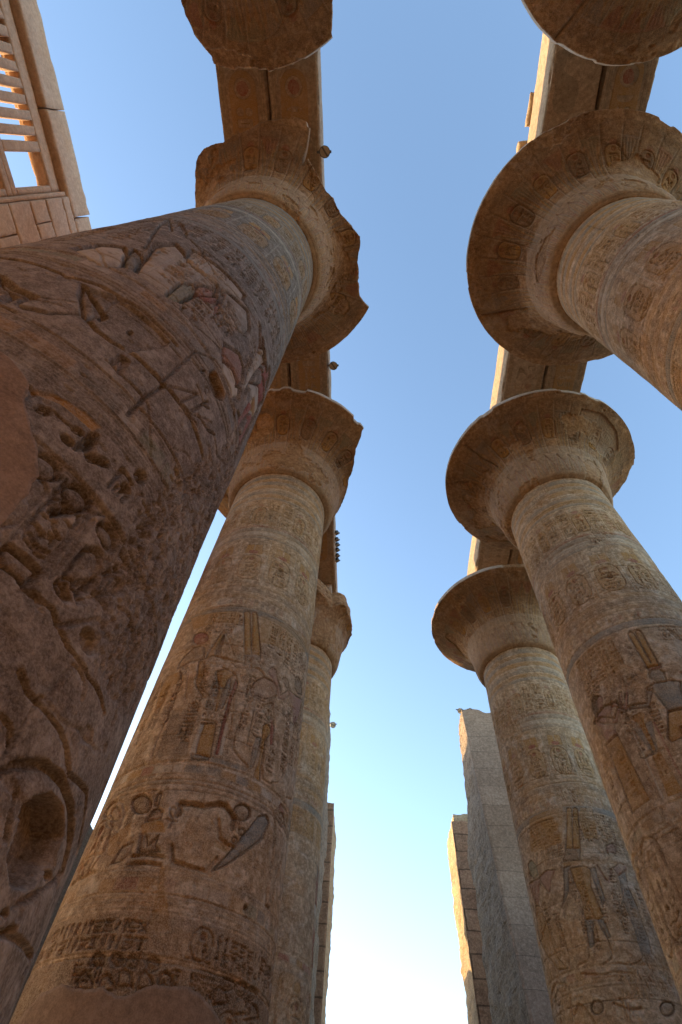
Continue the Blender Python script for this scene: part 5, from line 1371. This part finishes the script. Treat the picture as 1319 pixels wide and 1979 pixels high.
SPEC = {  # dense angular step (m), z rows, capital samples
    'L2': (.0085, zsamples(1.9, 17, .0075, .026), (900, 240), 3),
    'L3': (.0115, zsamples(3.2, 17, .011, .022), (620, 170), 4),
    'L4': (.03, zsamples(3.2, 17, .035, .045), (360, 90), 5),
    'R2': (.0125, zsamples(7.5, 17, .013, .019), (820, 220), 6),
    'R3': (.0125, zsamples(4.2, 17, .013, .022), (620, 170), 7),
    'R4': (.015, zsamples(4.2, 17, .015, .026), (460, 120), 8),
    'L1': (.08, zsamples(3.2, 17, .12, .12), (620, 170), 9),
    'R1': (.08, zsamples(3.2, 17, .12, .12), (620, 170), 10),
}
for key, (dn, zs, (nt_, np_), sd) in SPEC.items():
    cx, cy = COLS[key]
    root = empty('papyrus_column', (cx, cy, 0), LABEL[key], 'column', 'giant papyrus columns of the nave')
    build_shaft(key, root, dn, zs, seed=sd)
    build_capital(key, root, nt_, np_, BROKEN[key], seed=sd)
    ab = rough_box('abacus', -1.42, 1.42, -1.42, 1.42, 20.085, 20.86, m_beam, root, .14, .02, sd, .06)
    # round foot block
    t = np.linspace(0, 2 * math.pi, 64, endpoint=False)
    prof = [(0.05, 0.0), (2.35, 0.0), (2.42, .12), (2.40, .42), (2.3, .52), (1.5, .53)]
    V = np.array([[r * math.cos(a), r * math.sin(a), z] for r, z in prof for a in t])
    np_mesh('base', V, grid_quads(len(prof), 64, True), m_beam, root)
    if key == 'L3' or key == 'L2':
        plaster(key, root)

# ------------------------------------------------------------------ setting: ground
gS = np.linspace(-60, 60, 61); gS = np.sign(gS) * np.abs(gS) ** 1.7
Vx, Vy = np.meshgrid(gS, gS)
V = np.stack([Vx, Vy, 0 * Vx + (fbm(Vx, Vy, 0 * Vx, .3, 3) - .5) * .08], -1).reshape(-1, 3)
g = np_mesh('ground', V, grid_quads(61, 61), m_sand)
g['kind'] = 'structure'

# ------------------------------------------------------------------ architraves
def soffit_canvas(x0, x1, y0, y1, seed, pat):
    """painted underside of a beam; canvas x = world x, canvas z = world y"""
    cv = Canvas(np.arange(x0, x1, .02), np.arange(y0, y1, .02))
    rnd = random.Random(seed)
    w = x1 - x0
    for q in (.1, .16, w - .16, w - .1): cv.line([(x0 + q, y0), (x0 + q, y1)], .02, .012, False, 'g', .4)
    cv.flat([(x0 + .2, y0), (x1 - .2, y0), (x1 - .2, y1), (x0 + .2, y1)], 0, 'w', .25)
    cv.Z = -cv.Z[::-1]; cv.H = cv.H[::-1]; cv.C = cv.C[::-1]; cv.W = cv.W[::-1]      # sign tops point backwards
    top = 2.30 if y0 < -4 else -y0 - 1.5
    while top - 3.9 > -y1:
        if pat == 0:
            h = 3.6
            rr = rrect(x0 + .24, x1 - .24, top - h, top, .46)
            cv.poly(rr, .004, 'o', .8, bulge=0)
            cv.line(rr, .09, .04, True, 'n', .9)
            cv.disc((x0 + x1) / 2, top - .46, .21, .21, .04, 'r', 1); cv.line([((x0 + x1) / 2 + .23 * math.cos(q), top - .46 + .23 * math.sin(q)) for q in np.linspace(0, 6.2, 16)], .04, .02, True, 'n', .9)
            text_v(cv, x0 + .36, x1 - .36, top - h + .1, top - .8, rnd, .045, 'd', rules=False)
        else:
            h = 2.0
            text_v(cv, x0 + .25, x1 - .25, top - h, top, rnd, .034, rnd.choice(['n', 'r']), rules=True)
        top -= h + .15
    cv.Z = -cv.Z[::-1]; cv.H = cv.H[::-1]; cv.C = cv.C[::-1]; cv.W = cv.W[::-1]
    return cv


def beam(side, y0, y1, outer, seed, label, group):
    """one of the paired roof beams spanning two columns"""
    if side == 'L': xs = (-4.43, -2.97) if outer else (-2.95, -1.5)
    else: xs = (4.95, 6.38) if not outer else (6.40, 7.82)
    z0, z1 = 20.87, (22.05 if side == 'L' else 22.55)
    root = empty('roof_beam', ((xs[0] + xs[1]) / 2, (y0 + y1) / 2, z0), label, 'stone beam', group)
    o = root.location
    b = rough_box('beam_block', xs[0] - o.x, xs[1] - o.x, y0 - o.y, y1 - o.y, .02, z1 - z0, m_pale if side == 'R' else m_beam, root, .10, .03, seed, .05, 1.3, .12)
    cv = soffit_canvas(xs[0] + .05, xs[1] - .05, y0 + .06, y1 - .06, seed, 0 if side == 'L' or outer else 1)
    if side == 'R' and not outer and y0 < 0:
        cv.flat([(4.9, -2.9), (6.3, -2.9), (6.3, -1.1), (5.7, -1.05), (5.1, -.5), (4.9, -.5)], .09, 'w', .5); cv.line([(4.9, -2.2), (5.2, -2.25), (5.6, -2.6), (5.8, -2.9)], .06, .1)
    S = cv.S; Z = cv.Z
    s = slab('soffit', (-o.x, -o.y, -.004), (1, 0, 0), (0, 1, 0), (0, 0, -1), S, Z, cv, m_soffit, root, .02, .01)
    return root


m_soffit = stone_mat('painted_soffit', (0.46, 0.30, 0.18), (0.34, 0.21, 0.12), (0.56, 0.40, 0.26), paint=True, bump=.6)  # lighter copy of the beam stone; missing bounce light put into its colour
m_pale = stone_mat('weathered_pale_beam', (0.36, 0.25, 0.155), (0.28, 0.185, 0.11), (0.42, 0.305, 0.20), paint=True, bump=0.7)
YL = [-5.6, 2.29, 10.22, 18.1]
where = ['from the top edge to the broken nearest capital', 'between the broken nearest capital and the painted column', 'between the painted column and the worn far capital']
whereR = ['from the top right corner capital to the big round capital', 'between the big round capital and the chipped middle capital', 'between the chipped middle capital and the farthest right column']
for i in range(3):
    for outer in (0, 1):
        side = 'outer' if outer else 'inner'
        e0 = -1.4 if i == 0 else .02; e1 = 1.4 if i == 2 else -.02
        beam('L', YL[i] + e0, YL[i + 1] + e1, outer, 21 + i * 2 + outer, side + ' brown roof beam of the left row, ' + where[i], 'roof beams over the columns')
        beam('R', YL[i] + .1 + e0, YL[i + 1] + .1 + e1, outer, 31 + i * 2 + outer, side + ' roof beam of the right row, ' + whereR[i], 'roof beams over the columns')
# upper course of the left row, set back
rb = rough_box('parapet_course', -4.3, -2.3, -6.8, 19.4, 22.07, 23.15, m_pale, None, .25, .04, 3, .08)
tag(rb, 'weathered stone course lying on top of the left row of beams', 'stone course')
for (x, y, z, dx, dy, dz, sd) in ((4.70, -.48, 22.57, .8, .42, .40, 5), (4.84, -1.75, 22.57, .6, .95, .2, 6)):
    o = rough_box('loose_block', x, x + dx, y, y + dy, z, z + dz, m_pale, None, .09, .04, sd, .08)
    tag(o, 'small sunlit stone block on the right beam above the big round capital' if sd == 5 else 'low sunlit stone slab on the right beam near the top right corner', 'stone block')

# ------------------------------------------------------------------ clerestory (window wall at top left)
cl = empty('clerestory_wall', (-10, -2, 14), 'pale stone window wall with upright slats at the top left corner', 'window wall')
def C_(x0, x1, y0, y1, z0, z1, name, sd, res=.12, amp=.012, bev=.02, chips=.03, mat=None, par=None):
    return rough_box(name, x0 + 10, x1 + 10, y0 + 2, y1 + 2, z0 - 14, z1 - 14, mat or m_clere, par or cl, res, amp, sd, bev, 1.2, chips)
C_(-11.0, -10.0, -5.0, -1.62, 21.72, 22.9, 'lintel', 41)
C_(-11.0, -10.0, -1.60, 1.36, 21.72, 22.9, 'lintel', 42)
C_(-11.0, -10.0, 1.40, 1.84, 21.72, 22.82, 'capping_block', 43, .08, .02, .06)
zc = [14.0, 15.1, 16.2, 17.15, 18.17, 19.29, 20.2, 21.22, 21.70]
for k in range(len(zc) - 1):
    y1 = 1.84 - .03 * (k % 3) * (1 if k < 7 else 0)
    split = (1.1, 1.3, 1.0, 1.5, 1.2, 1.35, 1.05, 1.3)[k]
    if y1 - split > .2 and k % 2 and k < 7:
        C_(-10.98 + .004 * k, -10.004 - .003 * (k % 3), .74, split, zc[k] + .012, zc[k + 1] - .012, 'pier_course', 50 + k, .07, .016, .03, .06)
        C_(-10.97, -10.006, split + .02, y1, zc[k] + .014, zc[k + 1] - .012, 'pier_course', 60 + k, .07, .016, .03, .06)
    else:
        C_(-10.98 + .004 * k, -10.004 - .004 * (k % 3), .74, y1, zc[k] + .012, zc[k + 1] - .012, 'pier_course', 50 + k, .07, .016, .03, .06)
C_(-11.0, -10.0, -12.5, .72, 14.0, 16.5, 'sill_wall', 44, .2)
C_(-11.0, -10.0, -12.5, -5.1, 16.52, 22.9, 'pier', 45, .25)
C_(-10.9, -10.1, .60, .735, 16.5, 21.70, 'jamb', 46, .1, .01)
gx0, gx1 = -10.62, -10.25
up = []
slots = []
y = .41
edges = [(-.47 * 1.02, .41)]
c = -.80 * 1.025
while c > -4.9:
    edges.append((c - .07, c + .07)); c -= .381
edges.sort()
prev = -5.08
k = 0
gr = None
g_top = C_(gx0, gx1, -5.08, .60, 21.14, 21.70, 'grille', 70, .1, .008, .02, .02)
for a, b in edges:
    C_(gx0 + .003 * (k % 2), gx1 - .004 * ((k * 7) % 3), prev, a, 19.19, 21.137, 'slat', 71 + k, .07, .008, .018, .025, None, None); prev = b; k += 1
C_(gx0, gx1, prev, .60, 19.19, 21.137, 'slat', 99, .07, .008, .018, .02)
C_(gx0, gx1 - .004, -5.08, .60, 18.93, 19.187, 'transom', 100, .08, .008, .018, .02)
C_(gx0, gx1 + .003, -5.08, .60, 18.64, 18.915, 'transom', 101, .08, .008, .018, .02)
prev = -5.08
for k2, (a, b) in enumerate(edges):
    C_(gx0, gx1 - .003 * (k2 % 2), prev, a, 16.52, 18.637, 'slat', 110 + k2, .09, .008, .018, .02); prev = b
C_(gx0, gx1, prev, .60, 16.52, 18.637, 'slat', 130, .09, .008, .018, .02)
# hidden continuation of the clerestory and the structures that carry it
rem = empty('clerestory_wall', (-10, 9, 14), 'stretch of window wall with two openings, hidden behind the huge nearest column', 'window wall')
for k, (a, b, z0, z1) in enumerate(((1.86, 17.3, 14, 15.3), (1.86, 17.3, 20.8, 22.75), (1.86, 3.8, 15.31, 20.79), (7.1, 12.1, 15.31, 20.79), (15.2, 17.3, 15.31, 20.79))):
    rough_box('wall_block', -1.0, -.05, a - 9, b - 9, z0 - 14, z1 - 14, m_clere, rem, .4, .03, 47 + k, .05)
o = rough_box('aisle_beam', -10.9, -9.3, -12.5, 17.3, 12.2, 13.98, m_beam, None, .3, .04, 48, .08)
tag(o, 'long low stone beam carrying the pale window wall', 'stone beam')
o = rough_box('aisle_wall', -11.4, -10.0, 17.2, 24.5, 0.0, 11.3, m_rough, None, .3, .06, 49, .08)
tag(o, 'low sunlit wall glimpsed between the two left columns', 'wall')
o = rough_box('aisle_roof', -24.0, -11.02, -12.5, 16.0, 13.0, 13.9, m_clere, None, .5, .04, 50, .08)
tag(o, 'flat stone roof slabs behind the window wall', 'roof')
o = rough_box('enclosure_wall', 15.0, 16.2, -14, 25, 0, 13.0, m_clere, None, .5, .05, 51, .08)
tag(o, 'long low wall hidden behind the right columns', 'wall')


def aisle_column(x, y, label):
    root = empty('aisle_column', (x, y, 0), label, 'column', 'smaller aisle columns')
    t = np.linspace(0, 2 * math.pi, 48, endpoint=False)
    def lathe(name, prof):
        V = np.array([[r * math.cos(a), r * math.sin(a), z] for r, z in prof for a in t])
        np_mesh(name, V, grid_quads(len(prof), 48, True), m_capital, root)
    lathe('base', [(.05, .0), (1.7, 0), (1.75, .1), (1.7, .42), (1.2, .45)])
    lathe('shaft', [(1.2, .44), (1.35, 1.5), (1.36, 4), (1.22, 8.9)])
    lathe('capital', [(1.22, 8.9), (1.4, 9.0), (1.52, 9.5), (1.4, 10.4), (1.1, 11.2), (.05, 11.21)])
    rough_box('abacus', -1.05, 1.05, -1.05, 1.05, 11.2, 12.19, m_beam, root, .2, .02, 5, .05)


for i, y in enumerate((-9.5, -4.2, 1.1, 6.4, 11.7)):
    aisle_column(-10.1, y, 'short bud column under the low beam, ' + ['rearmost of five', 'second from the rear', 'third from the rear', 'fourth from the rear', 'nearest the gateway'][i])

# ------------------------------------------------------------------ gateway walls at the end of the nave
def wall_front_mat(name, ca, cb, cc, axis, rh, rw, mort, dark, **kw):
    m = stone_mat(name, ca, cb, cc, **kw)
    nt = m.node_tree; N = nt.nodes; L = nt.links
    b = N['Principled BSDF']
    src = b.inputs['Base Color'].links[0].from_socket
    geo = N.new('ShaderNodeNewGeometry'); sep = N.new('ShaderNodeSeparateXYZ'); com = N.new('ShaderNodeCombineXYZ')
    L.new(geo.outputs['Position'], sep.inputs[0]); L.new(sep.outputs[axis], com.inputs['X']); L.new(sep.outputs['Z'], com.inputs['Y'])
    nz = N.new('ShaderNodeTexNoise'); nz.inputs['Scale'].default_value = .9; nz.inputs['Detail'].default_value = 5
    L.new(geo.outputs['Position'], nz.inputs['Vector'])
    va = N.new('ShaderNodeVectorMath'); va.operation = 'MULTIPLY_ADD'; va.inputs[1].default_value = (.16, .16, 0)
    L.new(nz.outputs['Color'], va.inputs[0]); L.new(com.outputs[0], va.inputs[2])
    br = N.new('ShaderNodeTexBrick'); br.inputs['Scale'].default_value = 1
    br.inputs['Brick Width'].default_value = rw; br.inputs['Row Height'].default_value = rh; br.inputs['Mortar Size'].default_value = mort
    br.inputs['Mortar Smooth'].default_value = .3
    br.inputs['Color1'].default_value = (1, 1, 1, 1); br.inputs['Color2'].default_value = (.82, .80, .78, 1); br.inputs['Mortar'].default_value = (dark, dark, dark, 1)
    L.new(va.outputs[0], br.inputs['Vector'])
    mx = N.new('ShaderNodeMix'); mx.data_type = 'RGBA'; mx.blend_type = 'MULTIPLY'; mx.inputs[0].default_value = 1
    L.new(src, mx.inputs[6]); L.new(br.outputs['Color'], mx.inputs[7]); L.new(mx.outputs[2], b.inputs['Base Color'])
    return m


m_gate_front = wall_front_mat('grey_gateway_face', (0.32, 0.205, 0.135), (0.22, 0.138, 0.088), (0.40, 0.27, 0.185), 'X', 1.12, 9.0, .012, .45, paint=False, bump=.3, pits=.3)
m_gate_rough = stone_mat('hacked_gateway_reveal', (0.30, 0.215, 0.15), (0.13, 0.085, 0.055), (0.50, 0.37, 0.255), bump=1.6, pits=1.8, scale=1.4, streak=.3, pitscale=5.5)
m_far_front = wall_front_mat('reddish_block_face', (0.40, 0.225, 0.125), (0.20, 0.105, 0.06), (0.46, 0.28, 0.17), 'X', 1.15, 3.1, .05, .4, paint=False, bump=.6, pits=.5)
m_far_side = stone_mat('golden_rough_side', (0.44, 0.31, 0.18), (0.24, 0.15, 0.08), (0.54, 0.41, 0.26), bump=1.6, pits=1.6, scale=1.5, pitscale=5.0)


def gate_wall(name, x0, x1, yf, yb, ztop, mats, label, seed, amp=.05, rev=1):
    """wall whose nave-side face leans back; yf / yb give the front and back y at each height"""
    o = rough_box(name, x0, x1, 0, 1, 0, ztop, mats[0], None, .11, 0, seed, .02, 1, 0)
    me = o.data
    n = len(me.vertices); co = np.zeros(n * 3, np.float32); me.vertices.foreach_get('co', co); co = co.reshape(-1, 3)
    z = co[:, 2]; v = np.clip(co[:, 1], 0, 1)
    top = ztop + (fbm(co[:, 0], co[:, 1] * 5, 0 * z, .9, 4) - .55) * 1.0
    z2 = z * np.where(z > ztop * .5, 1 + (top / ztop - 1) * (z / ztop - .5) * 2, 1)
    bul = (fbm(0 * z + seed, v * 3, z2, .35, 4) - .5) * 1.6 * v
    co[:, 1] = np.interp(z2, *yf) * (1 - v) + (np.interp(z2, *yb) + bul) * v
    edge = (co[:, 0] < x0 + .3) if rev == 1 else (co[:, 0] > x1 - .3)
    co[:, 0] += (fbm(co[:, 0] * 0 + seed, co[:, 1], z2, 1.0, 5) - .5) * .34 * edge * (v > .02)
    co[:, 1] += (fbm(co[:, 0], 0 * z, z2, 1.1, 4) - .5) * amp * (v < .02)
    face = (np.abs(co[:, 0] - (x0 if rev == 1 else x1)) < .3) & (v > .03)
    co[:, 0] += (fbm(0 * z + seed, co[:, 1], z2 * .8, 4.0, 4, .7) - .5) * .15 * face
    co[:, 2] = z2
    me.vertices.foreach_set('co', co.ravel()); me.update()
    me.materials.append(mats[1])
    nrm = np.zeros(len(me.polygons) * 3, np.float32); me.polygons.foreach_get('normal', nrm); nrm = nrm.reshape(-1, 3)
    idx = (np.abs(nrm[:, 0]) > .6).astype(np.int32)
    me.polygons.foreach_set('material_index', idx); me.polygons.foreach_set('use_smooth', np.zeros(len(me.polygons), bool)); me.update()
    return tag(o, label, 'wall')


zf = [0, 7.9, 13.7, 20.9, 24.0]; yfv = [24.3, 26.05, 27.43, 28.7, 29.25]
zbk = [0, 15, 17, 22, 24.0]; ybv = [33.8, 33.6, 33.5, 31.3, 29.9]
gate_wall('gateway_wall', 6.0, 14.0, (zf, yfv), (zbk, ybv), 23.4, (m_gate_front, m_gate_rough), 'tall grey gateway wall with a hacked side, right of the sky gap', 1, .03)
gate_wall('gateway_wall', -12.0, -2.38, (zf, yfv), ([0, 15, 17, 22, 24], [33.8, 33.6, 33.8, 33.0, 31.5]), 23.2, (m_gate_front, m_gate_rough), 'gateway wall seen as a thin pale strip beside the far left column', 2, .03, -1)
gate_wall('gateway_wall', 6.05, 11.5, ([0, 30], [37.2, 39.9]), ([0, 30], [42.6, 42.0]), 21.6, (m_far_front, m_far_side), 'lower farther gateway wall with a golden sunlit edge and reddish blocks', 3, .03)
gate_wall('gateway_wall', -8.5, -2.28, ([0, 30], [38.0, 39.0]), ([0, 30], [43.2, 43.0]), 22.3, (m_far_front, m_far_side), 'lower farther gateway wall showing reddish blocks at the left of the sky gap', 4, .03, -1)
o = rough_box('loose_block', 6.25, 7.6, 39.6, 41.2, 21.5, 22.4, m_far_side, None, .15, .1, 8, .2)
tag(o, 'ragged sunlit stone on top of the lower farther wall at right', 'stone block')


# ------------------------------------------------------------------ floodlights
def tube(r0, r1, z0, z1, n=20):
    t = np.linspace(0, 2 * math.pi, n, endpoint=False)
    prof = [(.001, z0), (r0, z0), (r1, z1), (.001, z1)]
    V = np.array([[r * math.cos(a), r * math.sin(a), z] for r, z in prof for a in t])
    return V, grid_quads(4, n, True)


def floodlight(loc, r, label, group, aim=(.15, -.1, -1)):
    root = empty('floodlight', loc, label, 'floodlight', group)
    q = Vector(aim).to_track_quat('-Z', 'Y').to_matrix()
    M = np.array(q)
    def add(name, V, Q, m, par=root):
        return np_mesh(name, V @ M.T, Q, m, par, False)
    V, Q = tube(r, r * .8, 0, r * 1.3); h = add('housing', V, Q, m_lampbody)
    V, Q = tube(r * .88, r * .88, -.02, -.004); add('glass', V, Q, m_lampface, h)
    P = []
    a = r * .9
    P.append((-a, a, -.02, .02, -.05, -.024)); 
    join_np('guard_bar', P, m_steel, h).rotation_euler = q.to_euler()
    join_np('bracket', [(-r * 1.5, -r * .6, -.03, .03, r * .5, r * .62), (-r * 1.2, r * 1.2, -.035, .035, r * .3, r * .45)], m_steel, root)
    return root


def at(px, py, x):
    """point of the plane x = const seen in the photograph at px, py"""
    d = _F * 1031.644 + _R * (px - 659.5) - _U * (py - 989.5)
    t = x / d.x
    return (x, d.y * t, 1.6 + d.z * t)
LX = -1.30
for (px, py, lab) in ((628, 293, 'round floodlight on the left beam beside the broken nearest capital'), (645, 707, 'round floodlight on the left beam above the painted column')):
    floodlight(at(px, py, -1.27), .15, lab, 'floodlights on the left beams')
for i, (px, py) in enumerate(((652, 1031), (652, 1044), (653, 1054), (653, 1064), (653, 1075), (653, 1084))):
    floodlight(at(px, py, -1.40), .10, 'small dark floodlight in a row of six, ' + ['topmost', 'second from the top', 'third from the top', 'third from the bottom', 'second from the bottom', 'lowest'][i], 'floodlights on the left beams', (.3, .3, -1))
for i, (dx, dy, s) in enumerate(((-.12, 0, .17), (.12, .1, .14), (.5, -.1, .13))):
    floodlight((6.05 + dx, 29.3 + dy, 23.35), s, 'small floodlight on the tall grey wall, ' + ['leftmost of three', 'middle of three', 'rightmost of three'][i], 'floodlights on the grey wall', (-.5, -.6, -.5))
floodlight((-2.2, 31.2, 23.4), .2, 'lone small floodlight on the pale wall strip left of the sky gap', None, (.5, -.6, -.5))

o = rough_box('enclosure_wall', -12.0, 16.0, -14.2, -13.0, 0, 15.0, m_clere, None, .8, .05, 52, .08)
tag(o, 'rear wall of the hall behind the viewer, out of the picture', 'wall')
o = rough_box('sun_block_tower', -24.0, -15.2, 18.6, 26, 0, 25.0, m_clere, None, .8, .05, 53, .08)  # unseen mass added to keep sun off the right columns
tag(o, 'added high mass hidden behind the huge nearest column, keeping sun off the right columns', 'wall')

o = rough_box('sun_block_passage', -8.0, -2.95, 33.4, 38.6, 0, 23.2, m_rough, None, .6, .04, 54, .08)  # unseen, added to shade the reveal of the right gateway wall
tag(o, 'added unseen wall closing the left gateway gap to shade the right reveal', 'wall')
o = rough_box('sun_block_return', -14.3, -12.05, 29.6, 33.4, 0, 23.2, m_rough, None, .6, .04, 55, .08)  # added out of view; blocks sun from the farthest right capital
tag(o, 'added unseen block beyond the left gateway wall, shading the farthest right capital', 'wall')

o = rough_box('sun_block_court', -14.0, -3.0, 44.5, 49.0, 0, 15.5, m_rough, None, .6, .04, 56, .08)  # added out of sight to shade the farther right gateway wall low down
tag(o, 'added unseen wall beyond the left gateway wall, shading the foot of the farther right wall', 'wall')

o = rough_box('sun_block_wall', -11.0, -10.05, 22.9, 28.6, 0, 22.9, m_clere, None, .5, .04, 57, .08)  # unseen blocker added to shade the farthest right column
tag(o, 'added wall hidden behind the painted column, keeping sun off the farthest right column', 'wall')

o = rough_box('sun_block_wall', -13.0, -11.6, -12.5, -2.3, 13.9, 22.4, m_clere, None, .5, .04, 58, .08)  # added behind the slats to stop sun reaching the top centre capital
tag(o, 'added wall behind the upper slats of the window wall, keeping sun off the top centre capital', 'wall')

o = rough_box('sun_block_pier', -13.2, -12.2, .7, 2.4, 13.9, 21.9, m_clere, None, .4, .04, 59, .08)  # added unseen to block the sun patch through the wide window opening
tag(o, 'added short pier hidden behind the window wall, stopping sun through its wide opening', 'pier')
